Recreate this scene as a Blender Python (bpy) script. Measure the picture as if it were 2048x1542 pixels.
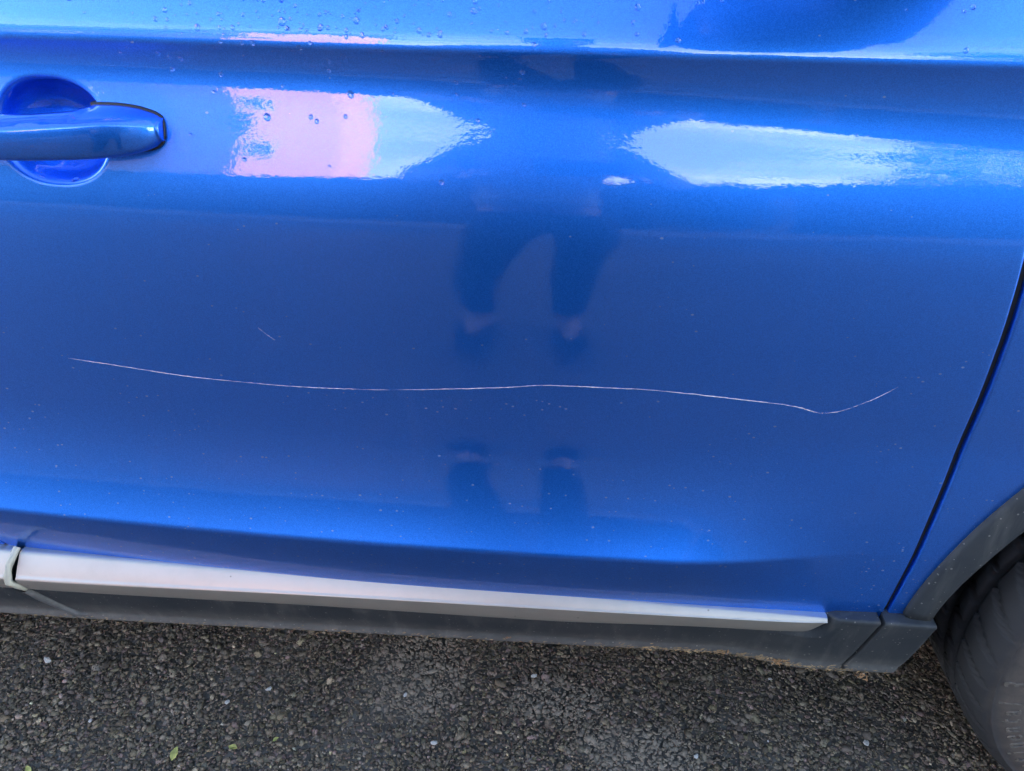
import bpy, bmesh, math, random
import numpy as np
from mathutils import Vector, Matrix

for o in list(bpy.data.objects):
    bpy.data.objects.remove(o)
SC = bpy.context.scene
COL = SC.collection
R = math.radians

# ------------------------------------------------------------------ camera
CAM_POS = Vector((0.0, -0.62, 1.10))
PITCH, YAW, ROLL = R(34.0), R(4.0), R(0.9)
_F = Vector((-math.sin(YAW)*math.cos(PITCH), math.cos(YAW)*math.cos(PITCH), -math.sin(PITCH)))
_R = Vector((math.cos(YAW), math.sin(YAW), 0))
_U = _R.cross(_F)
_R2 = _R*math.cos(ROLL) + _U*math.sin(ROLL)
_U2 = -_R*math.sin(ROLL) + _U*math.cos(ROLL)
cam_data = bpy.data.cameras.new('camera')
cam = bpy.data.objects.new('camera', cam_data)
COL.objects.link(cam)
M = Matrix((( _R2.x, _U2.x, -_F.x, CAM_POS.x), (_R2.y, _U2.y, -_F.y, CAM_POS.y), (_R2.z, _U2.z, -_F.z, CAM_POS.z), (0, 0, 0, 1)))
cam.matrix_world = M
cam_data.sensor_width = 36.0
cam_data.lens = 26.0
cam_data.clip_start = 0.01
cam_data.clip_end = 2000
SC.camera = cam

# ------------------------------------------------------------------ sky and sun
SUN_EL, SUN_AZ = R(19.0), R(50.0)       # azimuth from +Y (behind the car) towards +X
world = bpy.data.worlds.new('World')
SC.world = world
world.use_nodes = True
wn, wl = world.node_tree.nodes, world.node_tree.links
wn.clear()
sky = wn.new('ShaderNodeTexSky')
sky.sky_type = 'NISHITA'
sky.sun_disc = False
sky.sun_elevation = SUN_EL
sky.sun_rotation = SUN_AZ
sky.air_density = 1.0
sky.dust_density = 0.6
sky.ozone_density = 1.5
# thin cirrus: a flat cloud layer seen in perspective, so it thickens towards the horizon
tc = wn.new('ShaderNodeTexCoord')
sp = wn.new('ShaderNodeSeparateXYZ'); wl.new(tc.outputs['Generated'], sp.inputs[0])
def wmath(op, a, b):
    n = wn.new('ShaderNodeMath'); n.operation = op
    for i, v in enumerate((a, b)):
        if isinstance(v, (int, float)): n.inputs[i].default_value = v
        else: wl.new(v, n.inputs[i])
    return n.outputs[0]
zc = wmath('ADD', wmath('MAXIMUM', sp.outputs['Z'], 0.0), 0.10)
cbn = wn.new('ShaderNodeCombineXYZ')
wl.new(wmath('MULTIPLY', wmath('DIVIDE', sp.outputs['X'], zc), 0.35), cbn.inputs['X'])
wl.new(wmath('DIVIDE', sp.outputs['Y'], zc), cbn.inputs['Y'])
nz = wn.new('ShaderNodeTexNoise'); nz.inputs['Scale'].default_value = 4.5; nz.inputs['Detail'].default_value = 7; nz.inputs['Roughness'].default_value = 0.55
wl.new(cbn.outputs[0], nz.inputs['Vector'])
rp = wn.new('ShaderNodeValToRGB'); rp.color_ramp.elements[0].position = 0.47; rp.color_ramp.elements[1].position = 0.66
wl.new(nz.outputs['Fac'], rp.inputs['Fac'])
zr = wmath('MAXIMUM', sp.outputs['Z'], 0.0)
thick = wmath('POWER', wmath('MAXIMUM', wmath('SUBTRACT', 1.0, wmath('DIVIDE', zr, 0.75)), 0.0), 2.0)
mx = wn.new('ShaderNodeMix'); mx.data_type = 'RGBA'
mx.inputs['B'].default_value = (16.0, 15.7, 15.6, 1)
wl.new(wmath('MINIMUM', wmath('MULTIPLY', wmath('ADD', wmath('MULTIPLY', rp.outputs['Color'], 0.60), 0.42), thick), 0.9), mx.inputs['Factor'])
wl.new(sky.outputs['Color'], mx.inputs['A'])
bg = wn.new('ShaderNodeBackground'); bg.inputs['Strength'].default_value = 0.10
ow = wn.new('ShaderNodeOutputWorld')
wl.new(mx.outputs['Result'], bg.inputs['Color']); wl.new(bg.outputs[0], ow.inputs['Surface'])

sun_data = bpy.data.lights.new('sun', 'SUN')
sun_data.energy = 4.5
sun_data.angle = R(0.5)
sun_data.color = (1.0, 0.88, 0.74)
sun = bpy.data.objects.new('sun', sun_data)
COL.objects.link(sun)
sd = Vector((math.sin(SUN_AZ)*math.cos(SUN_EL), math.cos(SUN_AZ)*math.cos(SUN_EL), math.sin(SUN_EL)))
sun.rotation_euler = (-sd).to_track_quat('-Z', 'Y').to_euler()
sun.location = (10, 20, 20)

SC.view_settings.view_transform = 'Standard'
SC.view_settings.look = 'None'
SC.view_settings.exposure = 3.2
SC.view_settings.gamma = 1.0
SC.view_settings.use_curve_mapping = False
SC.render.engine = 'CYCLES'
SC.cycles.use_denoising = True
SC.cycles.use_adaptive_sampling = True
SC.cycles.adaptive_threshold = 0.015
SC.cycles.max_bounces = 6
SC.cycles.transmission_bounces = 5
SC.cycles.diffuse_bounces = 3
SC.cycles.glossy_bounces = 4

rng = np.random.default_rng(7)
random.seed(7)

# ------------------------------------------------------------------ materials
class MT:
    """small node-material builder"""
    def __init__(s, name):
        s.m = bpy.data.materials.new(name); s.m.use_nodes = True
        s.n = s.m.node_tree.nodes; s.l = s.m.node_tree.links
        s.b = s.n['Principled BSDF']
    def set(s, **k):
        for a, v in k.items():
            s.b.inputs[a.replace('_', ' ')].default_value = v
        return s
    def node(s, t, **k):
        n = s.n.new(t)
        for a, v in k.items():
            if hasattr(n, a) and a not in ('Scale',):
                setattr(n, a, v)
            else:
                n.inputs[a].default_value = v
        return n
    def link(s, a, b): s.l.new(a, b)
    def coord(s, scale=(1, 1, 1), kind='Object'):
        t = s.node('ShaderNodeTexCoord'); m = s.node('ShaderNodeMapping')
        m.inputs['Scale'].default_value = scale
        s.link(t.outputs[kind], m.inputs['Vector']); return m.outputs[0]
    def noise(s, vec, scale, detail=4, rough=0.55):
        n = s.node('ShaderNodeTexNoise'); n.inputs['Scale'].default_value = scale
        n.inputs['Detail'].default_value = detail; n.inputs['Roughness'].default_value = rough
        s.link(vec, n.inputs['Vector']); return n.outputs['Fac']
    def ramp(s, fac, stops):
        r = s.node('ShaderNodeValToRGB'); e = r.color_ramp.elements
        while len(e) < len(stops): e.new(0.5)
        for i, (p, c) in enumerate(stops):
            e[i].position = p
            e[i].color = (c, c, c, 1) if not hasattr(c, '__len__') else (*c, 1)
        s.link(fac, r.inputs['Fac']); return r.outputs['Color']
    def math(s, op, a, b=None):
        n = s.node('ShaderNodeMath'); n.operation = op
        for i, v in enumerate((a, b)):
            if v is None: continue
            if isinstance(v, (int, float)): n.inputs[i].default_value = v
            else: s.link(v, n.inputs[i])
        return n.outputs[0]
    def mix(s, fac, a, b):
        n = s.node('ShaderNodeMix'); n.data_type = 'RGBA'
        for key, v in (('Factor', fac), ('A', a), ('B', b)):
            if isinstance(v, (int, float)): n.inputs[key].default_value = v
            elif isinstance(v, tuple): n.inputs[key].default_value = (*v, 1)
            else: s.link(v, n.inputs[key])
        return n.outputs['Result']
    def bump(s, h, strength, dist, normal=None):
        n = s.node('ShaderNodeBump'); n.inputs['Strength'].default_value = strength; n.inputs['Distance'].default_value = dist
        s.link(h, n.inputs['Height'])
        if normal is not None: s.link(normal, n.inputs['Normal'])
        return n.outputs[0]

def simple(name, col, rough=0.6, metal=0.0, var=0.0, scale=8.0, bump=0.0, bscale=60.0, bd=0.002, coat=0.0, spec=0.5):
    t = MT(name).set(Base_Color=(*col, 1), Roughness=rough, Metallic=metal, Coat_Weight=coat)
    t.b.inputs['Specular IOR Level'].default_value = spec
    v = t.coord()
    if var:
        f = t.noise(v, scale, 6)
        c = t.mix(t.ramp(f, [(0.3, 0.0), (0.7, 1.0)]), tuple(x*(1-var) for x in col), tuple(min(1, x*(1+var)) for x in col))
        t.link(c, t.b.inputs['Base Color'])
    if bump:
        t.link(t.bump(t.noise(v, bscale, 5), bump, bd), t.b.inputs['Normal'])
    return t.m

def paint_material():
    t = MT('blue_metallic_paint')
    v = t.coord()
    t.set(Metallic=1.0, Roughness=0.43, Coat_Weight=1.0, Coat_Roughness=0.012, Coat_IOR=1.8)
    # metallic flake: tiny random normals of the base coat only
    vor = t.node('ShaderNodeTexVoronoi'); vor.inputs['Scale'].default_value = 1500
    t.link(v, vor.inputs['Vector'])
    sep = t.node('ShaderNodeSeparateColor'); t.link(vor.outputs['Color'], sep.inputs[0])
    flake = sep.outputs[0]
    base = t.mix(flake, (0.016, 0.185, 0.82), (0.030, 0.265, 1.0))
    # dust specks and faint smears, denser towards the sill
    tcz = t.node('ShaderNodeTexCoord'); sx = t.node('ShaderNodeSeparateXYZ'); t.link(tcz.outputs['Object'], sx.inputs[0])
    low = t.ramp(sx.outputs['Z'], [(0.36, 1.0), (0.50, 0.75), (0.70, 0.35), (0.80, 0.08)])
    vs = t.coord((1.0, 1.0, 1.6))
    v2 = t.node('ShaderNodeTexVoronoi'); v2.inputs['Scale'].default_value = 165; t.link(vs, v2.inputs['Vector'])
    s2 = t.node('ShaderNodeSeparateColor'); t.link(v2.outputs['Color'], s2.inputs[0])
    size = t.math('MULTIPLY', t.math('POWER', s2.outputs[1], 4.0), 0.26)
    keep = t.math('GREATER_THAN', t.math('MULTIPLY', low, t.noise(v, 7, 3)), t.math('MULTIPLY', s2.outputs[0], 0.75))
    speck = t.math('MULTIPLY', t.math('LESS_THAN', v2.outputs['Distance'], size), keep)
    vst = t.coord((1.0, 1.0, 0.06))
    streak = t.math('MULTIPLY', t.ramp(t.noise(vst, 38, 5, 0.62), [(0.60, 0.0), (0.80, 1.0)]), 0.03)
    film = t.math('MULTIPLY', t.math('MULTIPLY', low, t.noise(v, 5, 6, 0.65)), 0.018)
    dirt = t.math('MINIMUM', t.math('ADD', t.math('ADD', t.math('MULTIPLY', speck, 0.50), streak), film), 0.5)
    col = t.mix(dirt, base, (0.36, 0.45, 0.56))
    t.link(col, t.b.inputs['Base Color'])
    t.link(t.math('SUBTRACT', 1.0, t.math('MULTIPLY', dirt, 0.95)), t.b.inputs['Metallic'])
    nb = t.bump(flake, 0.05, 0.0004)
    t.link(nb, t.b.inputs['Normal'])
    # orange peel of the clear coat
    vo = t.coord((1.0, 1.0, 1.5))
    peel = t.math('ADD', t.noise(vo, 260, 2, 0.5), t.math('MULTIPLY', t.noise(vo, 45, 2, 0.5), 2.2))
    t.link(t.bump(peel, 0.10, 0.0004), t.b.inputs['Coat Normal'])
    # road film dulls the gloss of the lowest strip
    tz = t.node('ShaderNodeTexCoord'); sz = t.node('ShaderNodeSeparateXYZ'); t.link(tz.outputs['Object'], sz.inputs[0])
    t.link(t.ramp(t.math('ADD', sz.outputs['Z'], t.math('MULTIPLY', t.noise(v, 16, 5, 0.6), 0.02)), [(0.42, 0.45), (0.50, 0.7), (0.56, 1.0)]), t.b.inputs['Coat Weight'])
    # faint swirl / wash marks in the coat roughness
    vsw = t.coord((0.5, 1, 9.0))
    t.link(t.math('ADD', t.math('MULTIPLY', t.noise(vsw, 30, 5, 0.7), 0.03), 0.0), t.b.inputs['Coat Roughness'])
    return t.m

def plastic_material():
    t = MT('black_textured_plastic'); v = t.coord()
    t.set(Roughness=0.62)
    t.b.inputs['Specular IOR Level'].default_value = 0.35
    vst = t.coord((1.0, 1.0, 0.15))
    st = t.ramp(t.noise(vst, 45, 5, 0.6), [(0.52, 0.0), (0.78, 1.0)])
    vo = t.node('ShaderNodeTexVoronoi'); vo.inputs['Scale'].default_value = 210; t.link(v, vo.inputs['Vector'])
    sp = t.node('ShaderNodeSeparateColor'); t.link(vo.outputs['Color'], sp.inputs[0])
    speck = t.math('LESS_THAN', vo.outputs['Distance'], t.math('MULTIPLY', t.math('POWER', sp.outputs[0], 4.0), 0.27))
    film = t.ramp(t.noise(v, 9, 6, 0.65), [(0.35, 0.0), (0.75, 1.0)])
    tcz = t.node('ShaderNodeTexCoord'); sx = t.node('ShaderNodeSeparateXYZ'); t.link(tcz.outputs['Object'], sx.inputs[0])
    low = t.ramp(t.math('ADD', sx.outputs['Z'], t.math('MULTIPLY', t.noise(t.coord((6, 6, 6)), 14, 5, 0.7), 0.03)), [(0.258, 1.0), (0.288, 0.35), (0.315, 0.0)])
    d = t.math('ADD', t.math('ADD', t.math('MULTIPLY', st, 0.16), t.math('MULTIPLY', speck, 0.40)), t.math('ADD', t.math('MULTIPLY', film, 0.08), t.math('MULTIPLY', low, 0.5)))
    t.link(t.mix(t.math('MINIMUM', d, 0.85), (0.020, 0.025, 0.031), (0.32, 0.29, 0.25)), t.b.inputs['Base Color'])
    t.link(t.bump(t.noise(v, 900, 3), 0.35, 0.0004), t.b.inputs['Normal'])
    return t.m

def silver_material():
    t = MT('satin_silver_paint'); v = t.coord()
    t.set(Base_Color=(0.60, 0.60, 0.59, 1), Metallic=0.7, Roughness=0.44, Coat_Weight=0.25, Coat_Roughness=0.15)
    vo = t.node('ShaderNodeTexVoronoi'); vo.inputs['Scale'].default_value = 90; t.link(v, vo.inputs['Vector'])
    sp = t.node('ShaderNodeSeparateColor'); t.link(vo.outputs['Color'], sp.inputs[0])
    speck = t.math('LESS_THAN', vo.outputs['Distance'], t.math('MULTIPLY', t.math('POWER', sp.outputs[0], 9.0), 0.16))
    film = t.ramp(t.noise(v, 14, 6, 0.7), [(0.45, 0.0), (0.8, 0.22)])
    t.link(t.mix(t.math('MAXIMUM', t.math('MULTIPLY', speck, 0.7), film), (0.50, 0.455, 0.40), (0.22, 0.19, 0.16)), t.b.inputs['Base Color'])
    return t.m

def rubber_material():
    t = MT('dusty_tyre_rubber'); v = t.coord()
    t.set(Roughness=0.72)
    t.b.inputs['Specular IOR Level'].default_value = 0.3
    # road dust sits on the sidewall near the rim
    tcx = t.node('ShaderNodeTexCoord'); sx = t.node('ShaderNodeSeparateXYZ'); t.link(tcx.outputs['Object'], sx.inputs[0])
    rad = t.math('SQRT', t.math('ADD', t.math('POWER', sx.outputs['X'], 2.0), t.math('POWER', sx.outputs['Z'], 2.0)))
    dust = t.ramp(t.math('ADD', rad, t.math('MULTIPLY', t.math('SUBTRACT', t.noise(v, 25, 6, 0.65), 0.5), 0.03)), [(0.27, 1.0), (0.320, 0.60), (0.340, 0.10), (0.36, 0.07)])
    d2 = t.math('MULTIPLY', dust, t.ramp(t.noise(v, 60, 6, 0.7), [(0.25, 0.45), (0.7, 1.0)]))
    t.link(t.mix(d2, (0.024, 0.026, 0.031), (0.150, 0.122, 0.098)), t.b.inputs['Base Color'])
    t.link(t.bump(t.noise(v, 400, 4), 0.3, 0.0005), t.b.inputs['Normal'])
    return t.m

def asphalt_material():
    t = MT('worn_asphalt'); v = t.coord()
    t.set(Roughness=0.5)
    vo = t.node('ShaderNodeTexVoronoi'); vo.inputs['Scale'].default_value = 95; t.link(v, vo.inputs['Vector'])
    sp = t.node('ShaderNodeSeparateColor'); t.link(vo.outputs['Color'], sp.inputs[0])
    base = t.mix(sp.outputs[0], (0.075, 0.065, 0.054), (0.17, 0.149, 0.124))
    big = t.ramp(t.noise(v, 0.9, 5), [(0.35, 0.75), (0.7, 1.2)])
    m = t.node('ShaderNodeMix'); m.data_type = 'RGBA'; m.blend_type = 'MULTIPLY'; m.inputs['Factor'].default_value = 1.0
    t.link(base, m.inputs['A']); t.link(big, m.inputs['B'])
    t.link(m.outputs['Result'], t.b.inputs['Base Color'])
    t.link(t.bump(vo.outputs['Distance'], 0.5, -0.004), t.b.inputs['Normal'])
    return t.m

def chipping_material():
    t = MT('asphalt_chippings'); v = t.coord()
    t.set(Roughness=0.82)
    a = t.node('ShaderNodeAttribute'); a.attribute_name = 'tint'
    g = t.noise(v, 320, 5, 0.65)
    c = t.mix(t.ramp(g, [(0.3, 0.0), (0.75, 1.0)]), (0.55, 0.53, 0.51), (1.35, 1.3, 1.27))
    m = t.node('ShaderNodeMix'); m.data_type = 'RGBA'; m.blend_type = 'MULTIPLY'; m.inputs['Factor'].default_value = 1.0
    t.link(a.outputs['Color'], m.inputs['A']); t.link(c, m.inputs['B'])
    dust = t.ramp(t.noise(v, 4.2, 6, 0.6), [(0.55, 0.0), (0.72, 0.45)])
    # two worn, silted patches
    sx = t.node('ShaderNodeSeparateXYZ'); t.link(v, sx.inputs[0])
    for cx, cy, rx, ry in ((-0.20, 0.125, 0.10, 0.10), (0.03, 0.095, 0.09, 0.05), (0.16, 0.02, 0.12, 0.05)):
        dx = t.math('POWER', t.math('DIVIDE', t.math('SUBTRACT', sx.outputs['X'], cx), rx), 2.0)
        dy = t.math('POWER', t.math('DIVIDE', t.math('SUBTRACT', sx.outputs['Y'], cy), ry), 2.0)
        rr = t.math('ADD', t.math('ADD', dx, dy), t.math('MULTIPLY', t.math('SUBTRACT', t.noise(v, 22, 5, 0.65), 0.5), 2.6))
        dust = t.math('MAXIMUM', dust, t.ramp(rr, [(0.35, 0.9), (1.0, 0.0)]))
    t.link(t.mix(dust, m.outputs['Result'], (0.25, 0.205, 0.155)), t.b.inputs['Base Color'])
    t.link(t.bump(t.noise(v, 900, 4), 0.5, 0.0006), t.b.inputs['Normal'])
    return t.m

def water_material():
    t = MT('rain_water')
    t.set(Base_Color=(1, 1, 1, 1), Roughness=0.0, IOR=1.333, Transmission_Weight=1.0)
    return t.m

def brick_material(name, c1, c2, mortar):
    t = MT(name)
    v = t.coord((1, 1, 1))
    sx = t.node('ShaderNodeSeparateXYZ'); t.link(v, sx.inputs[0])
    cb = t.node('ShaderNodeCombineXYZ')
    t.link(t.math('ADD', sx.outputs['X'], sx.outputs['Y']), cb.inputs['X']); t.link(sx.outputs['Z'], cb.inputs['Y'])
    b = t.node('ShaderNodeTexBrick'); t.link(cb.outputs[0], b.inputs['Vector'])
    b.inputs['Color1'].default_value = (*c1, 1); b.inputs['Color2'].default_value = (*c2, 1); b.inputs['Mortar'].default_value = (*mortar, 1)
    b.inputs['Scale'].default_value = 1.0; b.inputs['Brick Width'].default_value = 0.225; b.inputs['Row Height'].default_value = 0.075; b.inputs['Mortar Size'].default_value = 0.006
    t.link(b.outputs['Color'], t.b.inputs['Base Color']); t.set(Roughness=0.85)
    return t.m

MAT = dict(
    paint=paint_material(), plastic=plastic_material(), silver=silver_material(), rubber=rubber_material(),
    asphalt=asphalt_material(), chip=chipping_material(), water=water_material(),
    seal_and_shade=simple('black_rubber_and_gap_shade', (0.012, 0.012, 0.013), 0.55),
    shell=simple('dark_inner_body', (0.012, 0.013, 0.016), 0.8),
    mirror_black=simple('gloss_black_mirror', (0.008, 0.009, 0.011), 0.35),
    sunlit_cream=simple('sunlit_silver_flange', (0.50, 0.48, 0.38), 0.42, var=0.12, scale=60),  # cream tone paints in sunlight on the silver trim edge
    greyflange=simple('grey_plastic_flange', (0.10, 0.10, 0.098), 0.6, var=0.3, scale=90),
    scratch=simple('bare_primer_scratch', (0.74, 0.76, 0.74), 0.7, var=0.35, scale=220),
    glass=simple('tinted_glass', (0.02, 0.024, 0.026), 0.03),
    alloy=simple('grey_alloy', (0.35, 0.35, 0.36), 0.35, 0.9),
    straw=simple('dry_grass', (0.42, 0.27, 0.13), 0.8, var=0.45, scale=70),
    mud=simple('dried_mud', (0.30, 0.16, 0.075), 0.9, var=0.4, scale=120, bump=0.5, bscale=300),
    leaf=simple('faded_leaf', (0.34, 0.34, 0.10), 0.7, var=0.4, scale=90),
    pale=simple('pale_flint', (0.46, 0.45, 0.43), 0.7, var=0.25, scale=150, bump=0.3, bscale=200),
    kerb=simple('kerb_concrete', (0.40, 0.385, 0.36), 0.85, var=0.2, scale=6, bump=0.3),
    pave=simple('pavement_flags', (0.20, 0.188, 0.172), 0.85, var=0.2, scale=3, bump=0.3),
    grass=simple('rough_grass', (0.06, 0.10, 0.03), 0.9, var=0.5, scale=12, bump=0.5),
    render=simple('pink_render', (0.80, 0.36, 0.34), 0.85, var=0.04, scale=2, bump=0.2),
    white=simple('white_upvc', (0.78, 0.78, 0.78), 0.4),
    brick=brick_material('dark_brown_brick', (0.035, 0.024, 0.020), (0.05, 0.032, 0.026), (0.06, 0.055, 0.05)),
    brick2=brick_material('red_brick', (0.22, 0.09, 0.06), (0.28, 0.12, 0.08), (0.3, 0.28, 0.26)),
    slate=simple('slate_roof', (0.07, 0.07, 0.08), 0.6, var=0.3, scale=9),
    garage=simple('brown_garage_door', (0.045, 0.035, 0.03), 0.6, var=0.15),
    bark=simple('bark', (0.09, 0.065, 0.045), 0.9, var=0.4, scale=14, bump=0.7, bscale=30, bd=0.02),
    foliage=simple('dark_foliage', (0.035, 0.065, 0.02), 0.6, var=0.5, scale=2.5),
    hedge=simple('hedge_foliage', (0.04, 0.08, 0.025), 0.6, var=0.5, scale=4),
    strap=simple('dark_webbing', (0.012, 0.012, 0.014), 0.9),
    skin=simple('skin', (0.40, 0.26, 0.20), 0.55, var=0.06, scale=20),
    navy=simple('dark_navy_cotton', (0.012, 0.014, 0.022), 0.9, bump=0.3, bscale=300),
    jacket=simple('grey_blue_fleece', (0.30, 0.34, 0.40), 0.95, var=0.3, scale=9, bump=0.5, bscale=14, bd=0.02),
    hair=simple('brown_hair', (0.05, 0.03, 0.02), 0.6, var=0.4, scale=80),
    shoe=simple('black_slipper', (0.02, 0.02, 0.022), 0.8),
    phone=simple('dark_phone_glass', (0.02, 0.02, 0.022), 0.12),
)

# ------------------------------------------------------------------ helpers
def tag(o, label=None, cat=None, group=None, kind=None):
    if label: o['label'] = label
    if cat: o['category'] = cat
    if group: o['group'] = group
    if kind: o['kind'] = kind
    return o

def world_loc(o):
    v = Vector(o.location) + Vector(o.matrix_parent_inverse.translation)
    return v + world_loc(o.parent) if o.parent else v

def link(name, me, mat=None, parent=None, smooth=True):
    o = bpy.data.objects.new(name, me); COL.objects.link(o)
    if mat is not None and not me.materials: me.materials.append(mat)
    if parent is not None:
        o.parent = parent
        o.matrix_parent_inverse = Matrix.Translation(-world_loc(parent))
    if smooth and me.polygons:
        me.polygons.foreach_set('use_smooth', [True]*len(me.polygons))
    return o

def empty(name, loc=(0, 0, 0), parent=None):
    o = bpy.data.objects.new(name, None); COL.objects.link(o); o.location = loc
    o.empty_display_size = 0.1
    if parent is not None: o.parent = parent
    return o

def grid_mesh(name, X, Y, Z, closed_v=False, flip=False):
    """mesh from 2-D arrays of vertices"""
    n, m = X.shape
    co = np.stack([X, Y, Z], -1).reshape(-1, 3)
    i = np.arange(n-1)[:, None]; j = np.arange(m if closed_v else m-1)[None, :]
    j2 = (j+1) % m
    a, b, c, d = i*m+j, i*m+j2, (i+1)*m+j2, (i+1)*m+j
    q = np.stack([a, b, c, d] if not flip else [d, c, b, a], -1).reshape(-1, 4)
    me = bpy.data.meshes.new(name)
    me.vertices.add(len(co)); me.vertices.foreach_set('co', co.astype(np.float32).ravel())
    me.loops.add(q.size); me.loops.foreach_set('vertex_index', q.astype(np.int32).ravel())
    me.polygons.add(len(q)); me.polygons.foreach_set('loop_start', np.arange(0, q.size, 4, dtype=np.int32))
    me.update(calc_edges=True); me.validate()
    return me

def poly_mesh(name, verts, faces):
    me = bpy.data.meshes.new(name); me.from_pydata([tuple(map(float, v)) for v in verts], [], faces); me.update(); return me

def bm_mesh(name, bm):
    me = bpy.data.meshes.new(name); bmesh.ops.recalc_face_normals(bm, faces=bm.faces); bm.to_mesh(me); bm.free(); return me

def add_box(bm, x0, x1, y0, y1, z0, z1, bev=0.0):
    r = bmesh.ops.create_cube(bm, size=1.0)
    for v in r['verts']:
        v.co = Vector(((x0+x1)/2 + v.co.x*(x1-x0), (y0+y1)/2 + v.co.y*(y1-y0), (z0+z1)/2 + v.co.z*(z1-z0)))
    if bev:
        es = list({e for v in r['verts'] for e in v.link_edges})
        bmesh.ops.bevel(bm, geom=es, offset=bev, segments=2, affect='EDGES')

def box(name, x0, x1, y0, y1, z0, z1, mat, parent=None, bev=0.0):
    bm = bmesh.new(); add_box(bm, x0, x1, y0, y1, z0, z1, bev)
    return link(name, bm_mesh(name, bm), mat, parent, smooth=False)

def tube_arrays(path, radii, seg=10):
    """rings of a tube along a 3-D path; returns X, Y, Z arrays"""
    P = np.array(path, float); n = len(P); out = np.zeros((n, seg, 3))
    rad = np.broadcast_to(np.array(radii, float), (n,))
    for k in range(n):
        t = P[min(k+1, n-1)] - P[max(k-1, 0)]; t /= np.linalg.norm(t)
        up = np.array([0, 0, 1.0]) if abs(t[2]) < 0.9 else np.array([1.0, 0, 0])
        s = np.cross(t, up); s /= np.linalg.norm(s); u = np.cross(s, t)
        for a in range(seg):
            an = 2*math.pi*a/seg
            out[k, a] = P[k] + rad[k]*(math.cos(an)*s + math.sin(an)*u)
    return out[..., 0], out[..., 1], out[..., 2]

def tube(name, path, radii, mat, parent=None, seg=10):
    X, Y, Z = tube_arrays(path, radii, seg)
    return link(name, grid_mesh(name, X, Y, Z, closed_v=True), mat, parent)

class PCHIP:
    """monotone cubic through (x, y)"""
    def __init__(s, x, y):
        s.x = np.array(x, float); s.y = np.array(y, float)
        h = np.diff(s.x); d = np.diff(s.y)/h; m = np.zeros_like(s.y)
        m[0], m[-1] = d[0], d[-1]
        for k in range(1, len(m)-1):
            if d[k-1]*d[k] > 0:
                w1, w2 = 2*h[k]+h[k-1], h[k]+2*h[k-1]
                m[k] = (w1+w2)/(w1/d[k-1]+w2/d[k])
        s.m = m
    def __call__(s, q):
        q = np.clip(np.asarray(q, float), s.x[0], s.x[-1])
        k = np.clip(np.searchsorted(s.x, q)-1, 0, len(s.x)-2)
        h = s.x[k+1]-s.x[k]; t = (q-s.x[k])/h
        return (s.y[k]*(2*t**3-3*t**2+1) + h*s.m[k]*(t**3-2*t**2+t) + s.y[k+1]*(-2*t**3+3*t**2) + h*s.m[k+1]*(t**3-t**2))

def sstep(a, b, x):
    t = np.clip((np.asarray(x, float)-a)/(b-a), 0, 1); return t*t*(3-2*t)

# ------------------------------------------------------------------ the car's side surface
# tilt of the outer skin (degrees, + faces the sky) along the arc length l measured down from the shoulder crease
_prof = [(-0.110, 33), (-0.060, 29), (-0.024, 26.5), (-0.013, 24), (-0.0065, 18.5), (-0.0018, 11), (0.0008, 2), (0.0028, -10), (0.0048, -15.5), (0.008, -13),
         (0.0114, -10), (0.0169, -5.5), (0.0224, -1), (0.0279, 3.3), (0.0334, 7.1), (0.039, 10.7), (0.0446, 13.8), (0.0503, 16.1), (0.0561, 17.7), (0.0619, 18.8),
         (0.0690, 19.2), (0.0735, 19.1), (0.0793, 18.7), (0.0851, 18.1), (0.0909, 17.3), (0.0967, 16.3), (0.1024, 15.1), (0.1086, 13.8), (0.1147, 12.6), (0.127, 10.5),
         (0.1391, 8.3), (0.1457, 6.8), (0.1522, 5.2), (0.1588, 3.7), (0.1653, 2.4), (0.1793, 0.8), (0.1933, -0.3), (0.2083, -1.3), (0.2233, -2.25), (0.2393, -3.2),
         (0.2558, -3.9), (0.28, -4.3), (0.32, -4.45), (0.3461, -4.0), (0.3600, -3.3), (0.3756, -1.5), (0.3851, 0.6), (0.3946, 2.7), (0.4042, 5.0), (0.4137, 7.3), (0.4228, 9.6), (0.4411, 13.9),
         (0.4586, 17.7), (0.4764, 21.3), (0.4935, 24.8), (0.511, 28.2), (0.5160, 29.0), (0.5185, 25), (0.5212, 10), (0.5237, -5), (0.5262, -11), (0.56, -15.5), (0.635, -21)]
TAU = PCHIP([p[0] for p in _prof], [p[1] for p in _prof])
_wx = [-1.8, -0.60, -0.27, -0.02, 0.115, 0.285, 0.45, 1.8]
W1 = PCHIP(_wx, [0.034, 0.034, 0.0355, 0.042, 0.048, 0.059, 0.066, 0.066])
W2 = PCHIP(_wx, [0.062, 0.062, 0.0635, 0.0665, 0.0715, 0.0740, 0.078, 0.078])
W3 = PCHIP(_wx, [0.108, 0.108, 0.1065, 0.0985, 0.0985, 0.0905, 0.090, 0.090])
CZ = 0.992      # height of the crease
def tilt(l, x):
    w1, w2, w3 = W1(x), W2(x), W3(x)
    c0, c1, c2, c3, c4 = 0.006, 0.042, 0.0665, 0.0975, 0.15
    lw = np.where(l < c0, l, np.where(l < w1, c0+(l-c0)*(c1-c0)/(w1-c0), np.where(l < w2, c1+(l-w1)*(c2-c1)/(w2-w1),
         np.where(l < w3, c2+(l-w2)*(c3-c2)/(w3-w2), np.where(l < c4, c3+(l-w3)*(c4-c3)/(c4-w3), l)))))
    t = TAU(lw)
    e = 1.0 - sstep(0.13, 0.37, x)
    low = np.where(l > 0.5185, 0.5, 3.0)
    k = sstep(0.35, 0.41, l)
    return t*(1-k) + k*(t*e + low*(1-e))
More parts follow.
